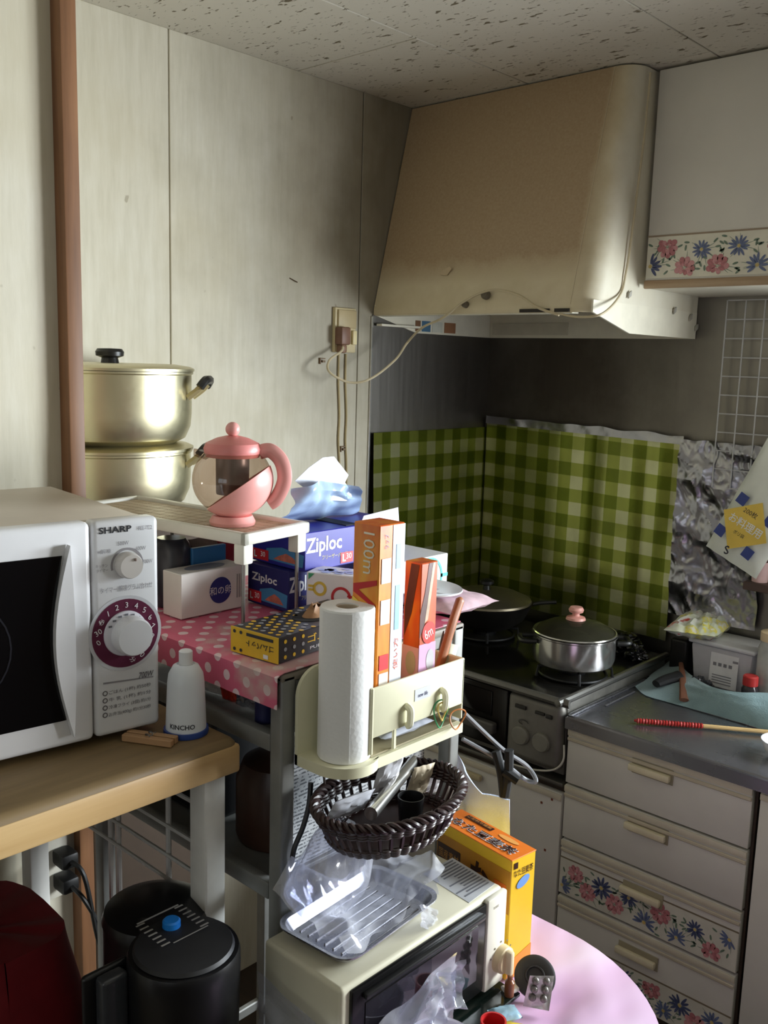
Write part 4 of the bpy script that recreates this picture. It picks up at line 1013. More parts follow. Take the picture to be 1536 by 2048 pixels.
for x in (-.014, -wsx + .10):
    for y in (.012, wsy - .014):
        bm = BM(); box(bm, x - .010, x + .010, y - .010, y + .010, hb_ - .028, hb_ + .002, .003, 2); shp('leg_socket', bm, PLW)
        bm = BM(); tube(bm, [(x, y, .0005), (x, y, hb_ - .026)], .0028, 8); shp('leg', bm, M((150, 146, 140), .3, .8))

# ---- teapot on the shelf
tb = at(458, 1056, z=TS); Dt = (tb - CAM).dot(_fw); tr = 81 * Dt / F_PX
TZ = TS + .0005
rr = V((_r.x, _r.y, 0)).normalized()
zc = TZ + .012 + tr * .93
tb = V((tb.x, tb.y, 0)) - V((_fw.x, _fw.y, 0)).normalized() * -.03
tpt = thing('glass_teapot', 'round glass teapot in a pink plastic frame on the white shelf', 'teapot', (tb.x, tb.y, TZ), math.atan2(rr.y, rr.x))
PINK = M((240, 170, 164), .35, var=.04); zc -= TZ
def tglass():
    n = NT('teapot_glass'); t = n.n('BsdfTransparent'); t.inputs[0].default_value = (*lin((226, 214, 204)), 1); g = n.n('BsdfGlossy'); g.inputs['Roughness'].default_value = .03
    f = n.n('LayerWeight'); f.inputs['Blend'].default_value = .3; m = n.n('MixShader'); n.l(n.math('ADD', n.math('MULTIPLY', n.math('POWER', f.outputs['Facing'], 3), .6), .06), m.inputs[0]); n.l(t.outputs[0], m.inputs[1]); n.l(g.outputs[0], m.inputs[2]); n.l(m.outputs[0], n.out.inputs[0]); return n.m
TG = tglass()
prof = [(tr * math.sin(t), zc - tr * .93 * math.cos(t)) for t in [.35 + (2.55 - .35) * i / 22 for i in range(23)]]
bm = BM(); lathe(bm, prof, (0, 0, 0), 48); part('globe', bm, TG, tpt, world=False)
bm = BM(); bmesh.ops.create_uvsphere(bm, u_segments=64, v_segments=40, radius=tr * 1.022)
for v in bm.verts: v.co.z = v.co.z * .935 + zc
bmesh.ops.bisect_plane(bm, geom=bm.verts[:] + bm.edges[:] + bm.faces[:], plane_co=V((.0, 0, zc - tr * .30)), plane_no=V((-.72, 0, 1)).normalized(), clear_outer=True)
bmesh.ops.bisect_plane(bm, geom=bm.verts[:] + bm.edges[:] + bm.faces[:], plane_co=V((0, 0, .008)), plane_no=V((0, 0, -1)), clear_outer=True)
g_ = list(bm.faces); bmesh.ops.solidify(bm, geom=g_, thickness=.0022)
part('cradle', bm, PINK, tpt, world=False)
bm = BM(); lathe(bm, [(0, 0), (tr * .56, 0), (tr * .58, .005), (tr * .50, .014), (0, .014)], (0, 0, 0), 36); part('foot', bm, PINK, tpt, world=False)
zl_ = zc + tr * .78
bm = BM(); lathe(bm, [(tr * .66, zl_ - .012), (tr * .70, zl_ - .006), (tr * .72, zl_), (tr * .66, zl_ + .008), (tr * .40, zl_ + tr * .26), (tr * .16, zl_ + tr * .32), (0, zl_ + tr * .33), (0, zl_ + tr * .29), (tr * .6, zl_ + .004)], (0, 0, 0), 40); ld = part('lid', bm, M((228, 140, 136), .4, var=.04), tpt, world=False)
bm = BM(); bmesh.ops.create_uvsphere(bm, u_segments=20, v_segments=14, radius=tr * .18, matrix=Matrix.Translation((0, 0, zl_ + tr * .48))); part('knob', bm, PINK, ld, world=False)
bm = BM(); hp = [(tr * .68, 0, zl_ - .004), (tr * .95, 0, zl_ - .002), (tr * 1.22, 0, zl_ - tr * .30), (tr * 1.30, 0, zl_ - tr * .75), (tr * 1.12, 0, zl_ - tr * 1.2), (tr * .92, 0, zl_ - tr * 1.36)]
tube(bm, spline(hp, 7), .0075, 10, flat=1.5); part('handle', bm, PINK, tpt, world=False)
bm = BM(); prism(bm, [(-tr * .62, -.016, zl_ - .016), (-tr * .62, .016, zl_ - .016), (-tr * .96, .004, zl_ - .012), (-tr * .96, -.004, zl_ - .012)], (0, 0, 1), .010); part('spout', bm, TG, tpt, world=False)
bm = BM(); lathe(bm, [(0, zc - tr * .36), (tr * .40, zc - tr * .36), (tr * .41, zc - tr * .30), (tr * .42, zl_ - .01)], (0, 0, 0), 30); part('infuser', bm, M((128, 112, 108), .35, .5, alpha=.8), tpt, world=False)
bm = BM(); lathe(bm, [(0, zc - tr * .35), (tr * .38, zc - tr * .35), (tr * .38, zc - tr * .20), (0, zc - tr * .20)], (0, 0, 0), 24); part('tea_leaves', bm, M((66, 54, 60), .6, var=.4), tpt, world=False)

# ------------------------------------------------------------------ aluminium pots in the recess, on a carton
GOLD = steel_mat('gold_aluminium', (216, 208, 174), .30, .40, .10, (120, 100, 60), (1, 1, 1))
GOLD.node_tree.nodes['Principled BSDF'].inputs['Metallic'].default_value = 1
BKL = M((28, 27, 26), .35)
DP = 1.88; k0 = at(216, 722, D=DP); pr = 160 * DP / F_PX
px_, py_ = max(k0.x, pr + .008), k0.y
def pot(z0, h, label, knob, r, hs):
    t = thing('aluminium_pot', label, 'pot', (px_, py_, z0), 0, 'stacked aluminium pots')
    bm = BM(); lathe(bm, [(0, 0), (r * .80, 0), (r * .92, .010), (r * .985, .034), (r, .06), (r, h - .008), (r * 1.02, h - .006), (r * 1.02, h - .002), (r * .99, h - .002), (r * .985, .05), (0, .006)], (0, 0, 0), 56); part('body', bm, GOLD, t, world=False)
    bm = BM(); lathe(bm, [(r * 1.035, h - .001), (r * 1.035, h + .004), (r * .98, h + .008), (r * .8, h + .012), (r * .78, h + .012), (0, h + .012), (0, h + .008), (r * .9, h + .004)], (0, 0, 0), 56); ld = part('lid', bm, GOLD, t, world=False)
    if knob:
        bm = BM(); lathe(bm, [(0, h + .012), (.018, h + .012), (.016, h + .022), (.027, h + .026), (.028, h + .034), (.024, h + .040), (0, h + .041)], (0, 0, 0), 28); part('knob', bm, BKL, ld, world=False)
    for s in (-1, 1):
        d = rr * s; n_ = V((-d.y, d.x, 0)); c = d * r + V((0, 0, h - hs))
        bm = BM()
        for q in (-1, 1): tube(bm, [c + n_ * .025 * q, c + d * .018 + n_ * .025 * q + V((0, 0, .014)), c + d * .030 + n_ * .025 * q + V((0, 0, .026))], .0045, 6, flat=1.6)
        part('bracket', bm, M((226, 212, 160), .4, .6), t, world=False, kind='stuff')
        bm = BM(); tube(bm, spline([c + d * .026 + n_ * .034 + V((0, 0, .022)), c + d * .034 + n_ * .026 + V((0, 0, .034)), c + d * .036 + V((0, 0, .036)), c + d * .034 - n_ * .026 + V((0, 0, .034)), c + d * .026 - n_ * .034 + V((0, 0, .022))], 5), .009, 8); part('handle', bm, BKL, t, world=False)
    return t
zu_ = at(216, 726, D=DP).z; zm_ = at(216, 884, D=DP).z
zu0 = zm_ + .002; lh = .115
pot(zm_ - lh - .012, lh, 'gold aluminium pot underneath, its handles folded up beside the teapot', False, pr * .985, .030)
pot(zm_ + .0005, zu_ - zm_ - .012, 'gold aluminium pot with black lid knob, on top of its stack', True, pr, .052)
bm = BM(); zb_ = zm_ - lh - .013
box(bm, px_ - .13, px_ + .12, py_ - .125, py_ + .13, 0, zb_, .004); solo('cardboard_carton', bm, M((72, 58, 46), .8), 'tall brown carton in the recess carrying the aluminium pots', 'carton')
# ------------------------------------------------------------------ microwave stand
XS = .955
zS = at(478, 1474, x=XS).z; zS0 = at(480, 1544, x=XS).z; yS = at(479, 1500, x=XS).y
PINE = wood_mat('pine_top', (196, 158, 104), (224, 192, 138), (1, .06, 1), 30, .45)
LEGW = M((222, 220, 214), .45)
ms = thing('microwave_stand', 'pine topped stand with white legs carrying the microwave', 'stand', (.68, yS - .35, 0))
yS2 = yS - .72
bm = BM(); box(bm, XN + .012, XS, yS2, yS, zS0, zS, .012, 3); part('top', bm, wood_mat('dusty_stand_top', (112, 92, 62), (150, 126, 88), (1, .06, 1), 26, .55), ms)
bm = BM(); box(bm, XN + .02, XS + .0012, yS2 + .004, yS + .0012, zS0 + .001, zS - .009, .004, 2); part('edge_band', bm, PINE, ms)
for x in (XS - .046, XN + .03):
    for y in (yS2 + .02, yS - .046):
        bm = BM(); box(bm, x, x + .034, y, y + .034, 0, zS0, .004, 2); part('leg', bm, LEGW, ms)
zC = .66
bm = BM(); box(bm, XN + .03, XS + .16, yS2 + .06, yS - .05, zC - .022, zC, .004, 2); part('slide_shelf', bm, M((120, 104, 84), .5), ms)
for y in (yS2 + .05, yS - .05):
    bm = BM(); box(bm, XN + .064, XS - .046, y, y + .012, zC - .05, zC - .022, .002, 1); part('shelf_rail', bm, LEGW, ms)

# ------------------------------------------------------------------ microwave oven
ym = -.13; Em = at(321, 1447, z=zS + .010); hm = edge_h(Em, 1032)
Wm, Dm = .455, .345
mw = thing('microwave_oven', 'white microwave oven with purple timer dial on the pine stand', 'microwave', Em, ym)
mw.location.z = Em.z
def fp(px, py):
    d = V((-math.sin(ym), math.cos(ym), 0)); n = V((d.y, -d.x, 0)); s = _fw + _r * ((px - 768) / F_PX) - _u * ((py - 1024) / F_PX)
    t = (Em - CAM).dot(n) / s.dot(n); p = CAM + s * t - Em; return p.dot(d), p.z
MWW = M((226, 226, 228), .35, var=.02); MWT = M((196, 184, 168), .45, var=.04)
def lp(n, b, m, par=None, **k): return part(n, b, m, par or mw, world=False, **k)
bm = BM(); box(bm, -Dm, -.026, -Wm + .004, -.004, 0, hm - .003, .006, 2); body = lp('case', bm, MWT)
a_s = fp(186, 1250)[0]
bm = BM(); box(bm, -.028, 0, a_s + .001, 0, 0, hm, .007, 3); pnl = lp('control_panel', bm, MWW)
bm = BM(); box(bm, -.028, .001, -Wm, a_s - .001, 0, hm, .007, 3); door = lp('door', bm, MWW)
mf = Face((0, 0, 0), (0, 1, 0), (0, 0, 1)); df = Face((.001, 0, 0), (0, 1, 0), (0, 0, 1))
w_t, w_b = fp(112, 1112)[1], fp(112, 1443)[1]; w_r = fp(120, 1270)[0]
wl_ = -Wm + .045
pts = [(wl_, w_b), (w_r + .004, w_b)] + [(w_r + .004 - .012 * math.sin(math.pi * i / 10), w_b + (w_t - w_b) * i / 10) for i in range(1, 10)] + [(w_r + .004, w_t), (wl_, w_t)]
bm = BM(); df.poly(bm, pts, .0004, .0016); wn = lp('window', bm, M((12, 12, 14), .09), door, smooth=False)
bm = BM(); c0, c1 = (w_t + w_b) / 2, (w_t - w_b) / 2
df.ring(bm, (wl_ + w_r) / 2 + .02, c0, .062, .064, n=30, lift=.0021); lp('painted_reflection', bm, M((40, 40, 46), .2), wn, smooth=False)  # grey ring stands for a reflection, painted onto the glass
# crescent grip
top_, bot_ = fp(134, 1088)[1], fp(140, 1470)[1]; aa = fp(136, 1090)[0]
out = [(aa - .002 + .004 * math.sin(math.pi * i / 14), bot_ + (top_ - bot_) * i / 14) for i in range(15)]
inn = [(aa - .002 - .020 * math.sin(math.pi * i / 14), bot_ + (top_ - bot_) * i / 14) for i in range(14, -1, -1)][1:-1]
bm = BM(); df.poly(bm, out + inn, .0004, .011); lp('grip', bm, MWW, door, angle=60)
# small power dial
def dial(px, py, rp, name, dep, mat, par, bev=.25, a_off=0):
    a, b = fp(px, py); r = rp * .5 * ((fp(px, py - 50)[1] - fp(px, py + 50)[1]) / 50)
    bm = BM(); lathe(bm, [(0, 0), (r, 0), (r * .97, dep * (1 - bev)), (r * .88, dep), (0, dep * 1.04)], (0, 0, 0), 40, Matrix.Translation((.0004, a + a_off, b)) @ Matrix.Rotation(math.pi / 2, 4, 'Y')); return lp(name, bm, mat, par), a, b, r
k1, a1, b1, r1 = dial(254, 1129, 26, 'power_dial', .014, M((206, 200, 194), .4, var=.02), pnl)
bm = BM(); mf.ring(bm, a1, b1, r1 * 1.14, r1 * 1.3, -.3, 3.4, 24); lp('dial_mark', bm, M((150, 146, 150), .5), pnl, smooth=False, kind='stuff')
bm = BM(); box(bm, .014, .0165, a1 + r1 * .2, a1 + r1 * .34, b1 + r1 * .4, b1 + r1 * .62, .0005, 1); lp('pointer', bm, M((140, 120, 110), .5), k1)
a2, b2 = fp(251, 1266); r2 = 68 * ((fp(251, 1216)[1] - fp(251, 1316)[1]) / 100)
bm = BM(); mf.ring(bm, a2, b2, r2 * 1.0, r2 * 1.10, n=40, lift=.0002); lp('timer_bezel', bm, M((206, 206, 210), .4), pnl, smooth=False)
PUR = M((96, 34, 62), .35)
bm = BM(); mf.ring(bm, a2, b2, r2 * .66, r2, n=48, lift=.0006); ringp = lp('timer_ring', bm, PUR, pnl, smooth=False, label='purple timer ring')
bm = BM()
for i, s_ in enumerate(('0', '30', '秒', '1', '2', '3', '4', '5', '6', '7', '8', '9', '10', '分')):
    t = math.radians(190 - i * 20.5); mf.text(bm, s_, a2 + r2 * .83 * math.cos(t), b2 + r2 * .83 * math.sin(t), r2 * .16, lift=.0016, rot=(t - math.pi / 2) * .35)
lp('lettering', bm, INKW, ringp, smooth=False, kind='stuff')
k2, _a, _b, _r2 = dial(251, 1266, 45, 'timer_disc', .003, M((222, 220, 228), .4, var=.02), pnl)
bm = BM()
for i in range(6):
    t = math.radians(150 - i * 20); mf.rect(bm, a2 + r2 * .56 * math.cos(t) - .0022, a2 + r2 * .56 * math.cos(t) + .0022, b2 + r2 * .56 * math.sin(t) - .0012, b2 + r2 * .56 * math.sin(t) + .0012, .0038)
lp('disc_mark', bm, M((110, 110, 118), .5), k2, smooth=False, kind='stuff')
k3, *_ = dial(258, 1268, 39, 'timer_knob', .020, MWW, pnl)
def ptxt(s, px, py, hpx, m=INKD, wpx=None, bold=0, shear=0, parent=None, bmx=None):
    a, b = fp(px, py); k = (fp(px, py - 50)[1] - fp(px, py + 50)[1]) / 100
    w = (fp(px + wpx / 2, py)[0] - fp(px - wpx / 2, py)[0]) if wpx else None
    mf.text(bmx, s, a, b, hpx * k, w, .0008, bold, 0, shear)
bm = BM(); ptxt('SHARP', 230, 1059, 13, wpx=66, bold=.03, bmx=bm); lp('lettering', bm, M((40, 40, 44), .4), pnl, smooth=False, kind='stuff')
GR = M((146, 142, 146), .5)
bm = BM(); ptxt('RE-T2', 290, 1055, 8, wpx=28, bmx=bm); ptxt('500W', 246, 1086, 8, wpx=22, bmx=bm); ptxt('600W', 281, 1096, 8, wpx=20, bmx=bm); ptxt('700W', 294, 1122, 8, wpx=20, bmx=bm); ptxt('※解凍', 208, 1103, 9, wpx=28, bmx=bm); ptxt('キッチン', 203, 1132, 7, wpx=24, bmx=bm); ptxt('タイマー', 204, 1141, 7, wpx=24, bmx=bm)
ptxt('タイマー/解凍グラム合わせ', 253, 1175, 12, wpx=104, bmx=bm)
lp('lettering', bm, GR, pnl, smooth=False, kind='stuff')
bm = BM(); ptxt('700W', 292, 1348, 12, wpx=30, bold=.01, shear=.25, bmx=bm)
for i, s_ in enumerate(('ごはん (1杯) 約50秒', '牛 乳 (1杯) 約1分', '冷凍フライ (3個) 約1分', 'お弁当(400g) 約1分30秒')): ptxt(s_, 260, 1379 + i * 14.5 - 2, 9, wpx=84, bmx=bm)
lp('lettering', bm, M((96, 92, 98), .5), pnl, smooth=False, kind='stuff')
bm = BM(); A0, B0 = fp(206, 1369); A1, B1 = fp(306, 1354); mf.poly(bm, [(A0, B0), (A1, B1), (A1, B1 + .0015), (A0, B0 + .0022)]); lp('rule_line', bm, GR, pnl, smooth=False)
for i in range(4):
    A, B = fp(210, 1387 + i * 14.5); bm = BM(); mf.ring(bm, A, B, .0022, .0034, n=12); lp('menu_icon', bm, M((100, 96, 100), .5), pnl, smooth=False)
for x in (-.05, -Dm + .04):
    for y in (-.05, -Wm + .05):
        bm = BM(); lathe(bm, [(0, -.0095), (.012, -.0095), (.014, .001), (0, .001)], (x, y, 0), 16); lp('foot', bm, M((60, 60, 60), .6), mw)
# ---- white spray bottle and clothes peg on the stand
kb = at(371, 1471, z=zS + .001); kb = V((kb.x - .010, kb.y + .008, zS + .0005)); Dk = (kb - CAM).dot(_fw); ku = Dk / F_PX
KB = thing('spray_can', 'white insect spray bottle with blue base ring on the stand corner', 'bottle', kb, math.atan2(_fw.y, _fw.x) + math.pi)
bm = BM(); lathe(bm, [(0, 0), (44 * ku, 0), (45 * ku, .003), (44 * ku, .007), (0, .008)], (0, 0, 0), 36); part('base_ring', bm, M((42, 70, 140), .4), KB, world=False, label='blue base ring')
hk = 150 * ku
bm = BM(); lathe(bm, [(0, .006), (40 * ku, .006), (40 * ku, .012), (36.5 * ku, hk * .70), (34 * ku, hk * .82), (25 * ku, hk * .93), (18 * ku, hk * .955), (17 * ku, hk * .93), (0, hk * .92)], (0, 0, 0), 40); bd = part('bottle', bm, M((226, 230, 234), .35, var=.02), KB, world=False)
bm = BM(); lathe(bm, [(0, hk * .93), (13.5 * ku, hk * .93), (13.5 * ku, hk * 1.12), (11 * ku, hk * 1.135), (0, hk * 1.135)], (0, 0, 0), 20); part('nozzle', bm, INKW, KB, world=False)
# lettering wrapped round the bottle
fk = Face((0, 0, 0), (0, 1, 0), (0, 0, 1)); bm = BM(); fk.text(bm, 'KINCHO', 0, 15.5 * ku + .004, 10 * ku, 52 * ku, 0, .02)
for v in bm.verts: a_ = v.co.y / (40 * ku); v.co = V((40.4 * ku * math.cos(a_), 40.4 * ku * math.sin(a_), v.co.z + 3 * ku))
part('lettering', bm, INKD, bd, world=False, smooth=False, kind='stuff')
cp_ = at(300, 1478, z=zS + .004)
cl = thing('clothes_peg', 'small wooden clothes peg lying beside the spray bottle', 'clothes peg', (cp_.x, cp_.y, zS + .0005), .5)
for s_ in (-1, 1):
    bm = BM(); box(bm, -.034, .034, s_ * .006 - .0045, s_ * .006 + .0045, 0, .009, .001, 1); part('jaw', bm, M((176, 136, 96), .6), cl, world=False)
bm = BM(); tube(bm, [(.004 * math.cos(t), -.009 + .018 * t / 12.6, .0105 + .002 * math.sin(t)) for t in [i * .6 for i in range(22)]], .0008, 5); part('spring', bm, M((120, 120, 120), .3, .8), cl, world=False)

# ------------------------------------------------------------------ below the stand: coffee maker, red bag, plugs, wire shelf
CB = M((22, 22, 24), .32, var=.15); CBM = M((30, 30, 32), .55, var=.15)
cz_ = zC + .0005
fb = at(368, 1892, x=1.0); ftz = fb.z; fr = 112 * (fb - CAM).dot(_fw) / F_PX
tk = fb + (at(308, 1815, z=ftz) - fb); tr_ = fr * 1.02
_tp = at(312, 1802, z=ftz - .006); tkc = V((_tp.x, _tp.y, 0))
cm = thing('coffee_maker', 'black coffee maker with a blue lid knob under the pine stand', 'coffee maker', (fb.x, fb.y, cz_))
bm = BM(); lathe(bm, [(0, cz_), (fr * 1.02, cz_), (fr * 1.02, cz_ + .02), (fr * .98, cz_ + .026), (0, cz_ + .026)], (fb.x, fb.y, 0), 40); part('base', bm, CB, cm)
bm = BM(); lathe(bm, [(0, cz_ + .027), (fr * .82, cz_ + .027), (fr * .90, cz_ + .06), (fr * .88, cz_ + .13), (fr * .70, cz_ + .15), (0, cz_ + .15)], (fb.x, fb.y, 0), 40); part('carafe', bm, M((18, 16, 16), .06), cm)
zb0 = cz_ + .155
bm = BM(); lathe(bm, [(0, zb0), (fr * .80, zb0), (fr * .97, zb0 + .03), (fr, ftz - .03), (fr * 1.005, ftz - .022), (fr, ftz - .018), (fr, ftz - .008), (fr * .97, ftz - .002), (0, ftz + .002)], (fb.x, fb.y, 0), 48); bk = part('filter_basket', bm, CB, cm)
bm = BM(); lathe(bm, [(0, ftz + .0015), (fr * .9, ftz - .0002), (fr * .86, ftz + .004), (0, ftz + .007)], (fb.x, fb.y, 0), 48); ld = part('basket_lid', bm, CBM, bk)
kbp = at(343, 1848, z=ftz + .008)
bm = BM(); lathe(bm, [(0, 0), (.0112, 0), (.011, .007), (.009, .009), (0, .009)], (kbp.x, kbp.y, ftz + .0055), 24); part('lid_knob', bm, M((32, 128, 214), .35), ld, label='bright blue knob')
tf = Face((kbp.x - .0, kbp.y, ftz + .0065), (0, 1, 0), (-1, 0, 0)); bm = BM()
for i in range(7): tf.rect(bm, -.034, -.022, -.03 + i * .009, -.0275 + i * .009, .0012); tf.rect(bm, .022, .034, -.03 + i * .009, -.0275 + i * .009, .0012)
tf.rect(bm, -.03, .03, .028, .0305, .0012); tf.rect(bm, -.02, .03, -.034, -.0325, .0012)
part('lid_print', bm, M((150, 146, 140), .5), ld, smooth=False, kind='stuff')
zt2 = ftz - .014
bm = BM(); lathe(bm, [(0, cz_), (tr_, cz_), (tr_, zt2 - .015), (tr_ * 1.01, zt2 - .01), (tr_ * .96, zt2), (tr_ * .6, zt2 + .01), (0, zt2 + .013)], (tkc.x, tkc.y, 0), 48); tnk = part('water_tank', bm, CB, cm)
dd = V((fb.x - tkc.x, fb.y - tkc.y, 0)); 
bm = BM(); box(bm, 0, dd.length, -fr * .55, fr * .55, ftz - .05, ftz - .004, .01, 3, Matrix.Translation((tkc.x, tkc.y, 0)) @ Matrix.Rotation(math.atan2(dd.y, dd.x), 4, 'Z')); part('bridge', bm, CB, cm)
g0 = at(233, 1960, x=fb.x - .02); bm = BM(); box(bm, g0.x - .02, g0.x, g0.y - .017, g0.y + .017, cz_ + .02, ftz - .012, .005, 3); gg_ = part('water_gauge', bm, M((58, 60, 64), .2), cm)
bm = BM(); gf = Face((g0.x, g0.y - .01, cz_ + .06), (0, 1, 0), (0, 0, 1)); [gf.rect(bm, .004, .016, i * .022, i * .022 + .001, .0008) for i in range(9)]; part('gauge_mark', bm, M((130, 130, 130), .5), gg_, smooth=False, kind='stuff')
bm = BM(); box(bm, g0.x - .03, g0.x - .02, g0.y - .03, g0.y + .03, cz_, ftz - .01, .005, 3); part('column', bm, CB, cm)
# red bag on the shelf beside it
rbp = at(95, 1960, x=.80); bm = BM(); hgt = at(100, 1830, x=.74).z
def redfn(u, v):
    a_ = u * 2 * math.pi; p = (abs(math.cos(a_)) ** .5 * math.copysign(1, math.cos(a_)), abs(math.sin(a_)) ** .5 * math.copysign(1, math.sin(a_)))
    k = 1 - .22 * v ** 2 + .05 * nz(u * 6, v * 3, 1)
    if v > .9: k *= max(.02, (1 - v) / .1)
    return V((.70 + .12 * p[0] * k, rbp.y - .055 + .13 * p[1] * k, zC + .001 + (hgt - zC) * min(v / .9, 1) * (1 + .03 * nz(math.cos(a_) * 2, math.sin(a_) * 2, 4))))
sheet(bm, redfn, 40, 20); bmesh.ops.remove_doubles(bm, verts=bm.verts, dist=.0005)
solo('red_bag', bm, M((128, 24, 34), .6, var=.15), 'dark red cloth bag beside the coffee maker under the stand', 'bag')
# outlet with two black plugs on the near wall
oq = at(120, 1730, x=XN + .01)
on = thing('wall_outlet', 'pale wall outlet with black plugs low under the pine stand', 'outlet', (XN, oq.y, oq.z - .05))
bm = BM(); box(bm, XN, XN + .010, oq.y - .035, oq.y + .035, oq.z - .06, oq.z + .06, .003); part('cover_plate', bm, M((205, 200, 186), .5), on)
for k, dz in enumerate((.022, -.024)):
    bm = BM(); box(bm, XN + .010, XN + .05, oq.y - .016, oq.y + .016, oq.z + dz - .014, oq.z + dz + .014, .006, 2); part('plug', bm, M((18, 18, 18), .5), on)
    bm = BM(); tube(bm, spline([(XN + .045, oq.y, oq.z + dz), (XN + .075, oq.y + .01, oq.z + dz - .02), (XN + .08, oq.y + .03 + .01 * k, oq.z - .12), (XN + .09, oq.y + .05, oq.z - .22)], 6), .0042, 7); part('plug_cord', bm, M((20, 20, 20), .5), on)
# white wire shelf unit standing behind the stand, its rails and a tray with red packets
wy = yS - .035
WS = ms
wyy = yN - .040; wyn = wyy - .03
wwm = M((206, 204, 200), .45)
def wx(px, py): return at(px, py, y=wyy).x
for px, py in ((222, 1700), (238, 1690), (337, 1640)):
    x = max(wx(px, py), XN + .045); bm = BM(); tube(bm, [(x, wyy, .02), (x, wyy, zS0 - .02)], .004, 8); part('wire_upright', bm, wwm, WS)
xe = XS - .06
for (p0, p1) in (((250, 1700), (300, 1745)), ((250, 1655), (420, 1765)), ((300, 1630), (420, 1690)), ((370, 1595), (425, 1625))):
    z = at(*p0, y=wyy - .004).z; bm = BM(); tube(bm, [(XN + .05, wyy - .004, z), (xe, wyy - .004, z)], .003, 6); part('wire_rail', bm, wwm, WS)
bm = BM(); tube(bm, [(XN + .05, wyy + .006, .20), (xe, wyy + .006, .20)], .003, 6); part('wire_rail', bm, wwm, WS)

# ------------------------------------------------------------------ things on the rack's inner shelves
z2t = z2 + .0005
def pk(c, a, b, h, mat, lab, seed, nm='food_packet'):
    bm = BM(); pillow(bm, c, a, b, h, 14, 12, seed, .5); return solo(nm, bm, mat, lab, 'packet')
xq = XR - .10
c1 = at(435, 1425, y=yN + .05); pk((c1.x, c1.y, z2t + .035), (.045, .006, 0), (0, 0, .034), .014, M((226, 222, 218), .3, var=.1), 'white food packet on the inner rack shelf behind the mat edge', 2)
c1 = at(468, 1430, y=yN + .045); pk((c1.x, c1.y, z2t + .034), (.022, .003, 0), (0, 0, .032), .012, M((214, 62, 40), .3, var=.4, scale=60), 'red and yellow food packet on the inner rack shelf', 5)
c1 = at(505, 1440, y=yN + .05); pk((c1.x, c1.y, z2t + .030), (.028, .004, 0), (0, .004, .028), .014, M((206, 208, 216), .12, .9, var=.2), 'shiny silver food packet on the inner rack shelf', 8)
c1 = at(535, 1440, y=yN + .055); pk((c1.x, c1.y, z2t + .028), (.020, .003, 0), (0, 0, .026), .012, M((230, 150, 70), .3, var=.5, scale=80), 'orange food packet on the inner rack shelf near the grey post', 11)
c1 = at(530, 1462, y=yN + .036); bm = BM(); lathe(bm, [(0, 0), (.014, 0), (.014, .034), (.012, .036), (0, .036)], (c1.x, c1.y, z2t), 20); solo('navy_cap_jar', bm, M((36, 38, 80), .4), 'small navy capped jar beside the orange packet in the rack', 'jar')
z3t = z3 + .0005
c1 = at(515, 1560, y=yN + .10); bm = BM(); hj = min(at(515, 1485, y=yN + .10).z, z2 - .012) - z3t
lathe(bm, [(0, 0), (.058, 0), (.062, .01), (.062, hj * .70), (.052, hj * .90), (.030, hj), (0, hj)], (XR - .125, yN + .105, z3t), 32); solo('brown_jug', bm, M((70, 46, 36), .4, var=.2), 'tall brown jug inside the grey steel rack', 'jug')
bm = BM(); box(bm, XB + .05, XR - .21, yN + .05, yN + .20, z3t, z2 - .03, .01, 3); solo('black_appliance', bm, M((18, 18, 20), .4), 'black boxy appliance inside the grey steel rack beside the jug', 'appliance')
def paper_mat():
    n = NT('newsprint'); v = n.coord('Object', (1, 1, 1)); w_ = n.n('TexWave'); w_.wave_type = 'BANDS'; w_.bands_direction = 'Z'; w_.inputs['Scale'].default_value = 60; w_.inputs['Distortion'].default_value = 0
    n.l(v, w_.inputs['Vector']); f = n.noise(v, 130, 3, .7); g = n.math('MULTIPLY', n.math('GREATER_THAN', w_.outputs['Fac'], .55), n.math('GREATER_THAN', f, .48))
    n.col(n.mix(g, lin((176, 178, 180)), lin((92, 94, 98)))); n.set(rough=.8); return n.m
NEWS = paper_mat()
def news(u, v): return V((XR - .034 + .004 * nz(u * 4, v * 4, 1), yNp + .006 + u * (yF - yNp - .05), z3t + .002 + v * (z2 - z3 - .03)))
bm = BM(); sheet(bm, news, 16, 12, .0006); solo('newspaper', bm, NEWS, 'newspaper sheet hung inside the front of the grey rack', 'newspaper')
bm = BM(); tube(bm, spline([at(622, 1565, x=XR + .006), at(618, 1610, x=XR + .010), at(606, 1655, x=XR + .010), at(588, 1700, x=XR + .008), at(584, 1740, x=XR + .006), at(592, 1790, x=XR + .006)], 6), .0036, 7); solo('black_cable', bm, M((18, 18, 20), .45), 'black cable hanging down beside the newspaper at the rack front', 'cable')

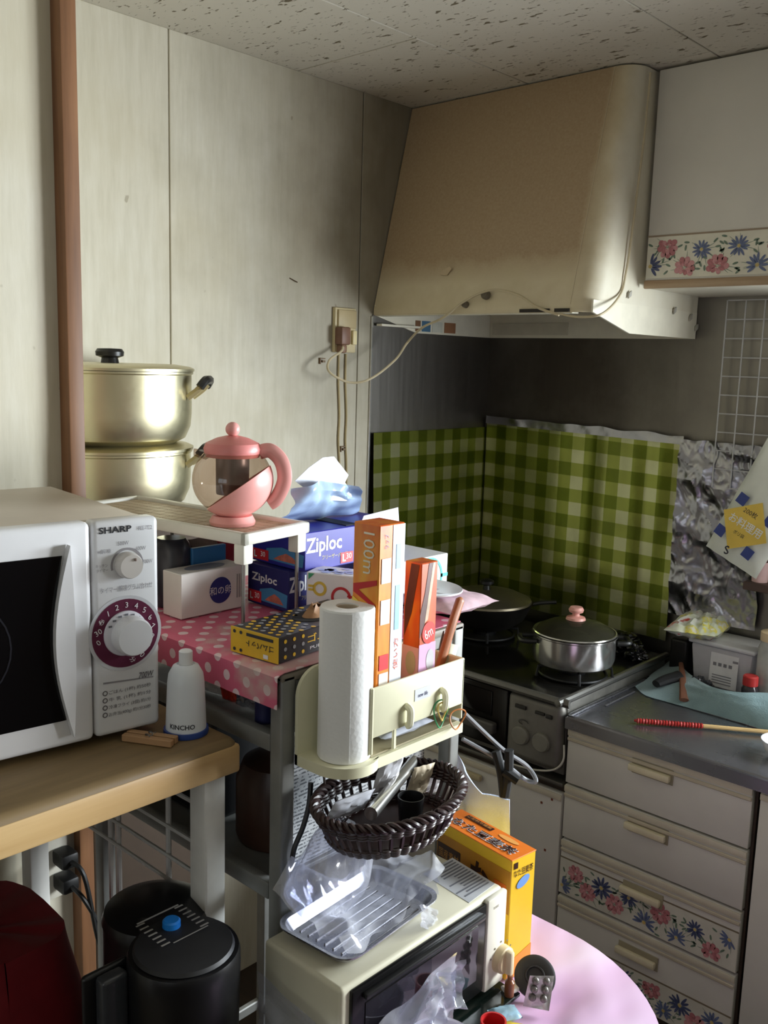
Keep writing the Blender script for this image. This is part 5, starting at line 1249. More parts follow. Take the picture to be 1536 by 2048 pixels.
# ------------------------------------------------------------------ cream kitchen caddy on the rack front
CRM = M((228, 224, 192), .42, var=.04)
XH = XR + .004; xb = XR + .085
h_l, h_r = at(590, 1450, x=XH).y, at(930, 1400, x=XH + .03).y
zt = at(840, 1346, x=xb).z; zs1 = at(840, 1441, x=xb).z; zs0 = at(840, 1472, x=xb).z; zl0 = at(840, 1500, x=xb).z
yb0, yb1 = at(746, 1420, x=xb).y, at(928, 1370, x=xb).y
zbt = at(600, 1338, x=XH).z
HD = thing('kitchen_caddy', 'cream plastic wrap caddy with paper roll arm hung on the grey rack', 'caddy', (xb - .04, (h_l + yb1) / 2, zl0))
bm = BM(); rq = .035
pts = [(XH, h_l, zl0), (XH, yb1, zl0), (XH, yb1, zt + .01), (XH, yb0 + .02, zt + .02), (XH, yb0 - .02, zbt), (XH, h_l + rq, zbt)] + [(XH, h_l + rq - rq * math.sin(t), zbt - rq + rq * math.cos(t)) for t in [math.pi / 2 * i / 8 for i in range(1, 9)]]
prism(bm, pts, (1, 0, 0), .005); part('back_plate', bm, CRM, HD)
bm = BM(); box(bm, xb - .004, xb, yb0, yb1, zs1, zt, .003, 2); part('front_panel', bm, CRM, HD)
for y0, y1 in ((yb0 - .002, yb0 + .003), (yb1 - .005, yb1)):
    bm = BM(); box(bm, XH + .004, xb, y0, y1, zs0, zt, .0015, 1); part('side_panel', bm, CRM, HD)
# bottom ledge, rounded under the roll
rcn = at(687, 1562, x=XR + .048); rx_, ry_ = XR + .048, rcn.y
rrad = 54 * (rcn - CAM).dot(_fw) / F_PX
bm = BM(); pts = [(XH, yb1, zl0), (xb + .001, yb1, zl0), (xb + .001, yb0, zl0)]
pts += [(rx_ + (rrad + .010) * math.cos(t), ry_ + (rrad + .010) * math.sin(t), zl0) for t in [math.radians(40 - 14 * i) for i in range(10)]]
pts += [(XH + .02, h_l, zl0), (XH, h_l, zl0)]
prism(bm, pts, (0, 0, 1), zs0 - zl0 - .006); part('ledge', bm, CRM, HD)
bm = BM(); box(bm, XH + .004, xb - .005, yb0 + .004, yb1 - .006, zs0 - .005, zs0 - .003); part('bin_floor', bm, M((150, 140, 110), .6), HD)
bm = BM(); y_ = at(742, 1500, x=xb).y; box(bm, xb - .004, xb, (yb0 + yb1) / 2 - .002 - .05, (yb0 + yb1) / 2 + .004 - .05, zs0 - .004, zs1 + .002, .001, 1); part('divider', bm, CRM, HD)
for px, py in ((812, 1431), (882, 1398)):
    q = at(px, py, x=xb); bm = BM(); tube(bm, spline([(xb, q.y, q.z + .013), (xb + .007, q.y, q.z + .010), (xb + .008, q.y, q.z), (xb + .007, q.y, q.z - .010), (xb + .003, q.y, q.z - .013)], 4), .0048, 8); part('hook', bm, M((232, 228, 200), .4), HD)
q = at(845, 1386, x=xb); fs = Face((xb, q.y, q.z), (0, 1, 0), (0, 0, 1)); bm = BM(); fs.rect(bm, -.016, .016, -.008, .008); stk = part('sticker', bm, M((206, 208, 214), .4), HD, smooth=False)
bm = BM(); fs.text(bm, 'new life', 0, -.001, .0055, .020, .0010, .01, 0, .2); part('lettering', bm, M((70, 72, 100), .4), stk, smooth=False, kind='stuff')
bm = BM(); tube(bm, [(rx_, ry_, zs0 - .008), (rx_, ry_, zbt - .004)], .008, 12); box(bm, XH, rx_ + .012, ry_ - .012, ry_ + .012, zbt - .006, zbt + .0, .002, 1); part('roll_spindle', bm, CRM, HD)
# paper roll
def paper_towel():
    n = NT('embossed_paper'); v = n.coord('Object', (1, 1, 1), (.7, .3, .6)); vo = n.n('TexVoronoi'); vo.inputs['Scale'].default_value = 190; n.l(v, vo.inputs['Vector'])
    n.col(lin((240, 240, 238))); n.set(rough=.9); n.bump(vo.outputs['Distance'], .22, .001); return n.m
PT = paper_towel()
zr0 = zs0 - .0055; zr1 = at(687, 1213, x=rx_).z
zr0 = at(687, 1552, x=rx_ + .02).z
zr0 = max(zr0, zs0 - .0055)
RL = thing('paper_towel_roll', 'white embossed paper towel roll on the cream caddy', 'paper roll', (rx_, ry_, zr0))
bm = BM(); lathe(bm, [(rrad * .42, zr0), (rrad * .97, zr0), (rrad, zr0 + .002), (rrad, zr1 - .003), (rrad * .96, zr1), (rrad * .42, zr1), (rrad * .42, zr0)], (rx_, ry_, 0), 64); part('roll', bm, PT, RL)
bm = BM(); lathe(bm, [(rrad * .41, zr0), (rrad * .41, zr1 - .002), (rrad * .36, zr1 - .002), (rrad * .36, zr0)], (rx_, ry_, 0), 40); part('core', bm, M((206, 190, 168), .7), RL)
bm = BM(); t0 = math.atan2(CAM.y - ry_, CAM.x - rx_) + .12
def flap(u, v): t = t0 + .05 - 1.2 * (1 - u); r_ = rrad + .0004 + .0016 * max(0, u - .7); return V((rx_ + r_ * math.cos(t), ry_ + r_ * math.sin(t), zr0 + .001 + v * (zr1 - zr0 - .003)))
sheet(bm, flap, 14, 4, .0006); part('loose_sheet', bm, PT, RL)

# ---- cling wrap and foil boxes standing in the caddy
zbin = zs1 + .004
bm = BM(); box(bm, XH + .004, xb - .005, yb0 + .004, yb1 - .006, zs1 + .001, zs1 + .0035); part('upper_floor', bm, CRM, HD)
def upright(lbl, px_near, px_l, px_r, py_top, xg, mat, nm, cat, yaw=0, maxd=.05):
    E = at(px_near, 1340, x=xg); E = V((E.x, E.y, zbin))
    w = min(ext(E, yaw, px_l, 1250, 'y'), maxd); l = min(ext(E, yaw, px_r, 1250, 'x'), maxd); h = edge_h(E, py_top)
    return Carton(nm, lbl, cat, E, w, l, h, mat, yaw), w, l, h
def orange_mat(a, b, sc=14):
    n = NT('orange_box_print'); f = n.noise(n.coord('Object', (1, 1, .35)), sc, 3, .6); n.col(n.ramp(f, [(.36, lin(a)), (.5, lin(b)), (.62, lin((244, 190, 70)))])); n.set(rough=.35); return n.m
wr, w_, l_, h_ = upright('tall orange cling film box with white back standing in the cream caddy', 752, 703, 804, 1052, xb - .010, orange_mat((226, 96, 30), (240, 150, 50)), 'wrap_box', 'box')
bm = BM(); wr.x.rect(bm, l_ * .52, l_ * .995, .001, h_ * .995, .0003); wr.ink(bm, M((226, 230, 240), .4), 'white_flap', False)
bm = BM(); wr.y.text(bm, '100m', w_ * .62, h_ * .86, w_ * .42, h_ * .20, rot=-math.pi / 2, lift=.0008)
wr.ink(bm, M((222, 214, 190), .3, .3), 'lettering')
bm = BM(); wr.y.poly(bm, [(w_ * .05, h_ * .70), (w_ * .95, h_ * .74), (w_ * .95, h_ * .715), (w_ * .25, h_ * .675), (w_ * .9, h_ * .62), (w_ * .9, h_ * .60), (w_ * .05, h_ * .66)]); wr.ink(bm, M((196, 34, 36), .4))
bm = BM(); wr.y.poly(bm, [(w_ * .02, h_ * .64), (w_ * .5, h_ * .60), (w_ * .95, h_ * .50), (w_ * .9, h_ * .46), (w_ * .4, h_ * .50), (w_ * .02, h_ * .54)], .0006); wr.ink(bm, M((248, 214, 90), .4))
bm = BM()
for b0, b1 in ((.72, .84), (.52, .64), (.10, .28)): wr.x.rect(bm, l_ * .10, l_ * .46, h_ * b0, h_ * b1, .0006)
wr.ink(bm, M((232, 224, 216), .4))
bm = BM(); wr.x.rect(bm, l_ * .10, l_ * .46, h_ * .295, h_ * .37, .0006); wr.x.rect(bm, l_ * .62, l_ * .86, h_ * .04, h_ * .17, .0008); wr.ink(bm, M((222, 52, 60), .4))
bm = BM(); wr.x.rect(bm, l_ * .66, l_ * .84, h_ * .78, h_ * .90, .0008); wr.x.rect(bm, l_ * .66, l_ * .84, h_ * .48, h_ * .70, .0008); wr.ink(bm, M((160, 200, 232), .4))
bm = BM(); wr.x.text(bm, 'ラップ', l_ * .28, h_ * .92, l_ * .18, h_ * .07, rot=math.pi / 2, lift=.0008); wr.ink(bm, M((60, 70, 140), .4), 'lettering')
bm = BM(); wr.x.text(bm, '使い方', l_ * .75, h_ * .36, l_ * .18, h_ * .16, rot=math.pi / 2, lift=.0010); wr.ink(bm, M((226, 110, 80), .4), 'lettering')
def foilbox(lbl, pn, pl, pr_, pt, xg, maxd):
    c, w, l, h = upright(lbl, pn, pl, pr_, pt, xg, orange_mat((150, 66, 40), (214, 96, 44), 11), 'foil_box', 'box', 0, maxd)
    bm = BM(); c.x.poly(bm, [(0, h * .50), (l * .30, h * .60), (l * .55, h * .85), (l * .75, h * .995), (l * .45, h * .995), (l * .25, h * .80), (0, h * .66)], .0002); c.y.poly(bm, [(w * .1, h * .5), (w * .5, h * .66), (w * .9, h * .99), (w * .4, h * .99), (w * .1, h * .7)], .0002); c.ink(bm, M((92, 50, 44), .4, var=.3))
    bm = BM(); c.x.poly(bm, [(l * .28, h * .60), (l * .48, h * .62), (l * .82, h * .995), (l * .68, h * .995), (l * .50, h * .82)], .0004); c.ink(bm, M((206, 178, 150), .4, var=.3))
    bm = BM(); c.x.rect(bm, 0, l, h * .0, h * .22, .0003); c.y.rect(bm, 0, w, 0, h * .20, .0003); c.ink(bm, M((226, 226, 232), .4))
    bm = BM(); c.x.rect(bm, 0, l, h * .22, h * .46, .0003); c.y.rect(bm, 0, w, h * .20, h * .44, .0003); c.ink(bm, M((214, 170, 206), .4))
    bm = BM(); c.x.disc(bm, l * .55, h * .53, l * .40, h * .075, 24, .0007); c.ink(bm, M((208, 50, 40), .4), 'print', False)
    bm = BM(); c.x.text(bm, '6m', l * .52, h * .53, l * .42, h * .08, rot=math.pi / 2 * .25, lift=.0012); c.ink(bm, INKW, 'lettering')
    bm = BM(); c.x.disc(bm, l * .68, h * .34, l * .24, h * .075, 20, .0007); c.y.disc(bm, w * .55, h * .33, w * .3, h * .08, 20, .0007); c.ink(bm, M((196, 194, 196), .3, .3))
    bm = BM(); c.x.text(bm, 'ホイル', l * .72, h * .12, l * .30, h * .18, rot=-math.pi / 2, lift=.0008); c.ink(bm, INKD, 'lettering')
    return c
foilbox('brown and orange aluminium foil box with an oval 6m badge beside the cling film box', 836, 806, 872, 1128, xb - .014, .034)
# wooden spatula, white scoop and dark tongs in the caddy
s0, s1, s2 = at(880, 1330, x=xb - .03), at(902, 1255, x=xb - .03), at(922, 1195, x=xb - .035)
s0 = s0 + (s0 - s1) * .5
s0.z = max(s0.z, zbin + .012)
bm = BM(); tube(bm, spline([s0, s0.lerp(s1, .5), s1, s1.lerp(s2, .6), s2], 6), lambda t: .0075 if t < .92 else .0075 * (1 - (t - .92) * 8), 10, flat=.8); solo('wooden_spatula', bm, M((168, 104, 64), .5, var=.15), 'brown wooden spatula leaning handle up in the cream caddy', 'spatula')
a_, b_ = at(893, 1330, x=xb - .05), at(905, 1288, x=xb - .055); a_.z = max(a_.z - .04, zbin + .008)
bm = BM(); tube(bm, spline([a_, a_.lerp(b_, .6), b_], 6), lambda t: .006 + .006 * t, 10, flat=.6); solo('white_scoop', bm, M((226, 222, 206), .45), 'off-white plastic scoop behind the wooden spatula in the caddy', 'utensil')
a_, b_ = at(868, 1330, x=xb - .045), at(890, 1262, x=xb - .05); a_.z = max(a_.z - .04, zbin + .006)
bm = BM(); tube(bm, spline([a_, a_.lerp(b_, .5) + V((0, .004, 0)), b_], 6), lambda t: .003 + .006 * math.sin(t * 3), 8, flat=.5); solo('steel_tongs', bm, M((110, 106, 104), .3, .8), 'dark steel tongs between foil box and wooden spatula', 'utensil')
# rubber bands on the right hook
q = at(884, 1428, x=xb + .006)
for k, (c, r_, dz, lab) in enumerate((((60, 150, 96), .017, .0, 'green rubber band looped on the caddy hook'), ((206, 176, 96), .011, .004, 'small yellow rubber band looped on the caddy hook'), ((196, 120, 60), .020, -.014, 'orange rubber band hanging loose at the caddy corner'))):
    bm = BM(); oy = 0 if k < 2 else .030
    tube(bm, [(xb + .004 + k * .003 + .003 * math.sin(t * 2), q.y + oy + r_ * .8 * math.cos(t), q.z + dz + r_ * 1.15 * math.sin(t) * (1 if k < 2 else .6)) for t in [2 * math.pi * i / 32 for i in range(32)]], .0011, 6, True)
    solo('rubber_band', bm, M(c, .5), lab, 'rubber band')
bm = BM(); a_ = V((xb - .03, (yb0 + yb1) / 2, zs0 + .004)); pillow(bm, a_, (.014, 0, 0), (0, .05, 0), .006, 12, 10, 7, .6); solo('folded_film', bm, M((196, 200, 214), .25), 'folded clear film stuffed in the caddy slot', 'film')
# ------------------------------------------------------------------ small table with pink cloth
zo = .943
P_bl, P_fl, P_fr = at(525, 1880, z=zo), at(690, 1985, z=zo), at(1015, 1775, z=zo)
xf = (P_fl.x + P_fr.x) / 2; ox0 = P_bl.x; oy0 = (P_bl.y + P_fl.y) / 2; oy1 = P_fr.y
zob = at(1014, 1950, x=xf).z
ZB = zob - .008; ZT = ZB - .006          # top of the glass board, top of the cloth
def table_outline(d=0, n=14, wav=0):
    """plan of the table: small corners, one large rounded corner towards the window"""
    x0, x1, y0, y1 = XR + .006, 1.43 + d, -1.812 - d, -1.283 + d; pts = []
    for (cx_, cy_, r, a0) in ((x1 - .04 - d, y0 + .04 + d, .04 + d, -90), (x1 - .27 - d, y1 - .27 - d, .27 + d, 0), (x0 + .01, y1 - .03 - d, .03 + d, 90), (x0 + .01, y0 + .03 + d, .03 + d, 180)):
        for i in range(n + 1):
            t = math.radians(a0 + 90 * i / n); rx = r if cx_ > x0 + .02 else .01
            w_ = 1 + wav * math.sin(t * 9 + cx_ * 31) / max(r, .02)
            pts.append((cx_ + rx * w_ * math.cos(t), cy_ + r * w_ * math.sin(t)))
    return pts
tb_ = thing('side_table', 'small table under the pink cloth in front of the grey rack', 'table', (1.2, -1.55, 0))
bm = BM(); prism(bm, [(x, y, ZT - .024) for x, y in table_outline(-.002)], (0, 0, 1), .021); part('top', bm, M((150, 110, 80), .5), tb_)
for x, y in ((1.05, -1.78), (1.38, -1.78), (1.05, -1.33), (1.28, -1.40)):
    bm = BM(); box(bm, x - .016, x + .016, y - .016, y + .016, 0, ZT - .024, .003); part('leg', bm, M((150, 110, 80), .5), tb_)
bm = BM(); top = [bm.verts.new((x, y, ZT - .0015)) for x, y in table_outline(.001)]; bm.faces.new(top); prev = top
for k in range(1, 9):
    f = k / 8; ring = []
    for (x, y), (xa, ya) in zip(table_outline(.003 + .016 * f, wav=.008 * f), table_outline(0)):
        ring.append(bm.verts.new((max(x, XR + .002), y, ZT - .0015 - .24 * f + .01 * nz(x * 9, y * 9, 3) * f)))
    for i in range(len(ring)):
        j = (i + 1) % len(ring); bm.faces.new((prev[i], prev[j], ring[j], ring[i]))
    prev = ring
bmesh.ops.triangulate(bm, faces=[f for f in bm.faces if len(f.verts) > 4])
def cloth_pink():
    n = NT('pink_table_cloth'); f = n.noise(n.coord('Object', (1, .45, 1), (0, 0, .6)), 8, 2, .45); g = n.noise(n.coord('Object'), 26, 3, .5)
    n.col(n.ramp(f, [(.32, lin((194, 150, 186))), (.5, lin((208, 174, 206))), (.68, lin((222, 204, 224)))])); n.set(rough=.5, sheen=.2); n.bump(f, .8, .05); return n.m
solo('table_cloth', bm, cloth_pink(), 'pink plastic cloth draped over the small table', 'tablecloth', angle=60)
bm = BM(); box(bm, XR + .03, xf + .030, oy0 - .015, oy1 + .004, ZT + .0002, ZB, .001, 1); gbd = solo('glass_board', bm, M((20, 30, 26), .08), 'dark glass board with green edge under the toaster oven', 'board')

# ------------------------------------------------------------------ toaster oven
OC = M((212, 207, 184), .42, var=.05, scale=8); OBK = M((16, 16, 17), .25)
ov = thing('toaster_oven', 'cream toaster oven with black glass door on the pink table', 'toaster oven', ((ox0 + xf) / 2, (oy0 + oy1) / 2, ZB))
bm = BM(); box(bm, ox0, xf - .006, oy0, oy1, zob, zo, .006, 3); part('case', bm, OC, ov)
of = Face((xf - .006, 0, 0), (0, 1, 0), (0, 0, 1))
def fo(px, py): p = at(px, py, x=xf); return p.y, p.z
yp = fo(972, 1880)[0]
bm = BM(); box(bm, xf - .008, xf + .002, yp, oy1, zob, zo - .002, .003, 2); pn = part('control_panel', bm, M((226, 222, 206), .4, var=.03), ov)
bm = BM(); box(bm, xf - .008, xf, oy0 + .014, yp - .001, zob + .004, zo - .006, .003, 2); dor = part('door', bm, OBK, ov)
bm = BM(); box(bm, xf - .0005, xf + .0012, oy0 + .035, yp - .02, zob + .03, zo - .030, .0005, 1); part('door_glass', bm, M((26, 24, 26), .05), dor)
bm = BM(); box(bm, xf - .001, xf + .008, oy0 + .03, yp - .012, zo - .022, zo - .013, .003, 2); part('door_handle', bm, M((24, 24, 24), .35), dor)
ky, kz = fo(998, 1914)
bm = BM(); lathe(bm, [(0, 0), (.020, 0), (.019, .010), (.016, .013), (0, .013)], (0, 0, 0), 28, Matrix.Translation((xf + .002, ky, kz)) @ Matrix.Rotation(math.pi / 2, 4, 'Y')); kn = part('timer_knob', bm, M((206, 186, 148), .45), pn)
bm = BM(); box(bm, .010, .022, -.0045, .0045, -.018, .018, .003, 2, Matrix.Translation((xf + .002, ky, kz))); part('knob_ridge', bm, M((222, 206, 172), .45), kn)
bm = BM(); fpn = Face((xf + .002, 0, 0), (0, 1, 0), (0, 0, 1)); y_, z_ = fo(990, 1812); fpn.text(bm, 'toast', y_, z_, .004, .012)
for i in range(5): t = math.radians(20 + i * 35); fpn.disc(bm, ky + .025 * math.cos(t), kz + .025 * math.sin(t), .0016, n=8)
part('lettering', bm, M((120, 112, 96), .5), pn, smooth=False, kind='stuff')
l0, l1, l2, l3 = at(846, 1748, z=zo), at(905, 1716, z=zo), at(990, 1768, z=zo), at(938, 1806, z=zo)
bm = BM(); prism(bm, [l0, l3, l2, l1], (0, 0, 1), .0005); lb_ = part('notice_label', bm, M((186, 188, 192), .5), ov, smooth=False)
bm = BM(); u_, v_ = (l2 - l1), (l0 - l1)
rn = random.Random(3)
for i in range(13):
    a = .05 + i * .07; 
    if a > .95: break
    b0, b1 = .08, rn.uniform(.5, .95); c_ = l1 + u_ * a; d_ = u_ * .03
    bm_p = [c_ + v_ * b0, c_ + v_ * b1, c_ + v_ * b1 + d_, c_ + v_ * b0 + d_]; prism(bm, [p + V((0, 0, .0007)) for p in bm_p], (0, 0, 1), .0002)
part('label_print', bm, M((110, 112, 120), .5), lb_, smooth=False, kind='stuff')
for x in (ox0 + .02, xf - .03):
    for y in (oy0 + .03, oy1 - .03):
        bm = BM(); lathe(bm, [(0, ZB), (.010, ZB), (.012, zob + .002), (0, zob + .002)], (x, y, 0), 14); part('foot', bm, M((30, 30, 30), .6), ov)

# ---- oven tray on top with a clear bag
zr = zo + .020
tL, tN, tR = at(556, 1842, z=zr), at(694, 1924, z=zr), at(878, 1790, z=zr); tF = tL + tR - tN
ctr = (tL + tR) / 2; ex, ey = (tR - tN), (tL - tN); lx, ly = ex.length, ey.length
ang = math.atan2(ex.y, ex.x)
ly = min(ly * 1.06, .16); lx *= 1.06
tray = thing('oven_tray', 'shallow steel tray with rounded corners on the toaster oven', 'tray', (ctr.x, ctr.y, zo + .0005), ang)
def rrect(hx, hy, r, z, n=6):
    return [(sx * (hx - r) + r * math.cos(math.radians(a + 90 * i / n)), sy * (hy - r) + r * math.sin(math.radians(a + 90 * i / n)), z) for sx, sy, a in ((1, 1, 0), (-1, 1, 90), (-1, -1, 180), (1, -1, 270)) for i in range(n + 1)]
bm = BM(); prev = None
for hx, hy, r, z in ((lx / 2 - .022, ly / 2 - .022, .012, .001), (lx / 2 - .014, ly / 2 - .014, .018, .003), (lx / 2 - .006, ly / 2 - .006, .022, .017), (lx / 2, ly / 2, .026, .019), (lx / 2, ly / 2, .026, .017)):
    ring = [bm.verts.new(p) for p in rrect(hx, hy, r, z)]
    if prev is None: bm.faces.new(ring)
    else:
        for i in range(len(ring)): j = (i + 1) % len(ring); bm.faces.new((prev[i], prev[j], ring[j], ring[i]))
    prev = ring
part('pan', bm, steel_mat('tray_steel', (176, 176, 182), .16, .3, .2), tray, world=False)
for i in range(7):
    y = -ly * .33 + ly * .66 * i / 6; bm = BM(); box(bm, -lx / 2 + .03, lx / 2 - .03, y - .0015, y + .0015, .001, .003, .0008, 1); part('rib', bm, M((170, 170, 176), .25, .9), tray, world=False)
FILM = film_mat('clear_bag_film', (240, 242, 252), .30, .26, .10)
Mt = Matrix.Translation((ctr.x, ctr.y, zo)) @ Matrix.Rotation(ang, 4, 'Z')
bagA = thing('clear_bag', 'crumpled clear plastic bag spread over the steel oven tray', 'bag', (ctr.x, ctr.y, zo + .02))
def ridge(x, y, s): return 1 - 2 * abs(nz(x + s, y, s * 1.7))
def bag1(u, v):
    x = (u - .5) * lx * 1.0; y = (v - .5) * ly * .98
    z = .025 + .022 * max(0, ridge(u * 2.4, v * 2.4, 2)) + .004 * ridge(u * 6, v * 6, 5) + .055 * max(0, v - .55) ** 1.0 * (1 + math.sin(u * 9)) + .05 * max(0, u - .75) * 2
    return Mt @ V((x, y + .012 * nz(u * 5, v * 5, 9), max(z, .022)))
bm = BM(); sheet(bm, bag1, 44, 34); part('film', bm, FILM, bagA, angle=70)
def flapA(u, v):
    a, b = tR.lerp(tF, u * .75), at(870 - 95 * u, 1742 - 52 * u, x=tR.x - .02 - .10 * u)
    p = a.lerp(b, v); p.x += .012 * nz(u * 4, v * 4, 1); return p
bm = BM(); sheet(bm, flapA, 14, 10); part('film', bm, FILM, bagA, angle=70)
def flapB(u, v):
    p = at(842 + 34 * u, 1808 + 12 * u + 46 * v, x=tR.x + .012 + .01 * v); p.x += .006 * nz(u * 5, v * 5, 2); return p
bm = BM(); sheet(bm, flapB, 8, 10); part('film', bm, FILM, bagA, angle=70)
# upright bubble of the bag at the tray's far left corner
bc = at(645, 1800, x=ox0 + .045); zt0 = zo + .030; zt1 = at(640, 1668, x=ox0 + .05).z
def bub(u, v):
    a = u * 2 * math.pi; r = .050 * (math.sin(math.pi * (.16 + .78 * v)) ** .7) * (1 + .35 * nz(math.cos(a) * 1.5, math.sin(a) * 1.5, v * 2.2) + .12 * ridge(math.cos(a) * 1.6, v * 1.6, math.sin(a) * 1.6))
    return V((bc.x + r * math.cos(a) * .8, bc.y + .01 + r * math.sin(a) * 1.05 + .012 * v, zt0 + (zt1 - zt0) * v))
bm = BM(); sheet(bm, bub, 48, 26); bmesh.ops.remove_doubles(bm, verts=bm.verts, dist=1e-5); part('film', bm, FILM, bagA, angle=70)
# second bag hanging over the oven's corner
bagB = thing('clear_bag', 'clear plastic bag hanging over the front corner of the toaster oven', 'bag', (xf, oy0 + .05, ZB))
yb_ = fo(888, 1960)[0]
def bag2(u, v):
    # along the left side, round the corner, along the front
    s = u * 1.0; zz = ZB + .004 + v * (zo - ZB - .030 - .030 * (1 - abs(2 * u - .9)) + .012 * nz(u * 6, 1, 1))
    d = .006 + .010 * (.5 + .5 * nz(u * 6, v * 5, 3)) + .008 * max(0, ridge(u * 4, v * 3, 7))
    if s < .4: return V((ox0 + .01 + (xf - ox0 - .01 + .006) * s / .4, oy0 - d, zz))
    return V((xf + .004 + d, oy0 - .004 + (yb_ - oy0) * (s - .4) / .6, zz))
bm = BM(); sheet(bm, bag2, 70, 26); part('film', bm, FILM, bagB, angle=70)
def bag2b(u, v): p = bag2(.74 + .24 * u, .45 + .55 * v); p.x += .012 + .014 * ridge(u * 3, v * 3, 4); p.z += .004; return p
bm = BM(); sheet(bm, bag2b, 20, 14); part('film', bm, FILM, bagB, angle=70)

# ------------------------------------------------------------------ orange and yellow tea box beside the oven
ynb = -.13
En = at(1024, 1722, y=oy1 + .016); En = V((En.x, En.y, ZT + .0005)); hn = edge_h(En, 1722)
wn_ = ext(En + V((0, 0, hn)), ynb, 876, 1634, 'y'); ln_ = ext(En + V((0, 0, hn)), ynb, 1073, 1686, 'x')
wn_ = min(wn_, .17)
nb = Carton('tea_carton', 'orange topped yellow tea carton standing beside the toaster oven', 'box', En, wn_, ln_, hn, M((238, 190, 44), .4, var=.06), ynb)
bm = BM(); box(bm, -wn_ - .0005, .0005, -.0005, ln_ + .0005, hn - .001, hn + .0006, .0004, 1); tp_ = part('lid_panel', bm, M((236, 124, 40), .4, var=.06), nb.body, world=False, label='orange top')
bm = BM(); nb.y.rect(bm, .001, wn_ - .001, hn * .55, hn * .90, .0003); nb.ink(bm, M((190, 130, 40), .4), 'print', False)
dkb = M((58, 30, 22), .4)
tcx, tcy = wn_ * .52, ln_ * .42
bm = BM(); nb.top.text(bm, 'なた豆麦茶', wn_ * .52, ln_ * .36, ln_ * .40, wn_ * .84, .0012, .045); nb.ink(bm, INKW, 'lettering')
bm = BM(); nb.top.text(bm, 'なた豆麦茶', wn_ * .52, ln_ * .36, ln_ * .37, wn_ * .82, .0018, .012); nb.top.rect(bm, wn_ * .14, wn_ * .50, ln_ * .72, ln_ * .90, .0012); nb.ink(bm, dkb, 'lettering')
bm = BM(); nb.top.text(bm, 'こだわり焙煎', wn_ * .32, ln_ * .81, ln_ * .11, wn_ * .32, .0022); nb.top.disc(bm, wn_ * .72, ln_ * .78, wn_ * .13, ln_ * .10, 16, .0010); nb.ink(bm, M((240, 170, 90), .4), 'lettering')
bm = BM(); nb.y.text(bm, 'な', wn_ * .60, hn * .70, hn * .28, wn_ * .24, .0010, .03); nb.y.rect(bm, wn_ * .02, wn_ * .34, hn * .66, hn * .82, .0008); nb.ink(bm, dkb, 'lettering')
bm = BM(); nb.y.text(bm, '国産素材', wn_ * .18, hn * .74, hn * .08, wn_ * .28, .0012); nb.ink(bm, M((206, 150, 60), .4), 'lettering')
bm = BM(); nb.y.rect(bm, wn_ * .80, wn_ * .95, hn * .60, hn * .78, .0008); nb.ink(bm, M((222, 110, 40), .4))
bm = BM(); nb.x.text(bm, 'なた豆麦茶', ln_ * .5, hn * .88, hn * .06, ln_ * .8, .0008, .01); nb.x.rect(bm, ln_ * .1, ln_ * .25, hn * .92, hn * .97, .0006); nb.ink(bm, dkb, 'lettering')
bm = BM(); nb.x.disc(bm, ln_ * .5, hn * .79, ln_ * .28, hn * .04, 16, .0008, .4); nb.ink(bm, M((120, 160, 220), .4), 'print', False)
bm = BM(); nb.x.poly(bm, [(0.001, 0), (ln_, 0), (ln_, hn * .22), (.001, hn * .14)], .0003); nb.ink(bm, M((236, 140, 44), .4), 'print', False)

# ------------------------------------------------------------------ wicker basket
BRN = M((48, 29, 28), .4, var=.25, scale=60)
bx0 = 1.105; bcn = at(782, 1578, x=bx0); hy = .130; hx_ = .078
yl_, yr_ = at(640, 1592, x=bx0).y, at(914, 1552, x=bx0).y
bcy = (yl_ + yr_) / 2; hy = (yr_ - yl_) / 2 * .86; bcy -= .006
zrim = bcn.z - .004; zbk = at(770, 1684, x=bx0 + .02).z
WB = thing('wicker_basket', 'dark brown woven plastic basket hung under the cream caddy', 'basket', (bx0, bcy, zbk))
def ov_(t, k, z): return V((bx0 + hx_ * k * math.cos(t), bcy + hy * k * math.sin(t), z))
NS = 40; hbk = zrim - zbk
def prof_k(f): return .74 + .26 * f ** .7
for i in range(NS):
    t = 2 * math.pi * i / NS; bm = BM(); tube(bm, [ov_(t, prof_k(f), zbk + hbk * f) for f in (0, .25, .5, .75, 1)], .0026, 5); part('stake', bm, BRN, WB)
def strand(f0, amp, ph, r_, ww, turns=1):
    n = NS * 4
    pts = []
    for i in range(n):
        t = 2 * math.pi * i / n; w_ = math.sin(t * NS / 2 + ph)
        pts.append(ov_(t, prof_k(f0), zbk + hbk * f0 + ww * math.cos(t * NS / 2 + ph)) + V((math.cos(t), math.sin(t), 0)) * amp * w_)
    bm = BM(); tube(bm, pts, r_, 6, True); return bm
for f0 in (.03, .09, .15, .21):
    for ph in (0, math.pi): part('weave_strand', strand(f0, .0034, ph, .0022, 0), BRN, WB)
for f0 in (.68, .76, .84):
    for ph in (0, math.pi): part('weave_strand', strand(f0, .0034, ph, .0022, 0), BRN, WB)
for ph in (0, 2.1, 4.2): part('rim_braid', strand(.97, .0045, ph, .0030, .0042), BRN, WB)
bm = BM(); lathe(bm, [(0, zbk + .001), (prof_k(0), zbk + .001), (prof_k(0), zbk + .003), (0, zbk + .003)], (bx0, bcy, 0), 40, None, hx_, hy); part('bottom', bm, BRN, WB)
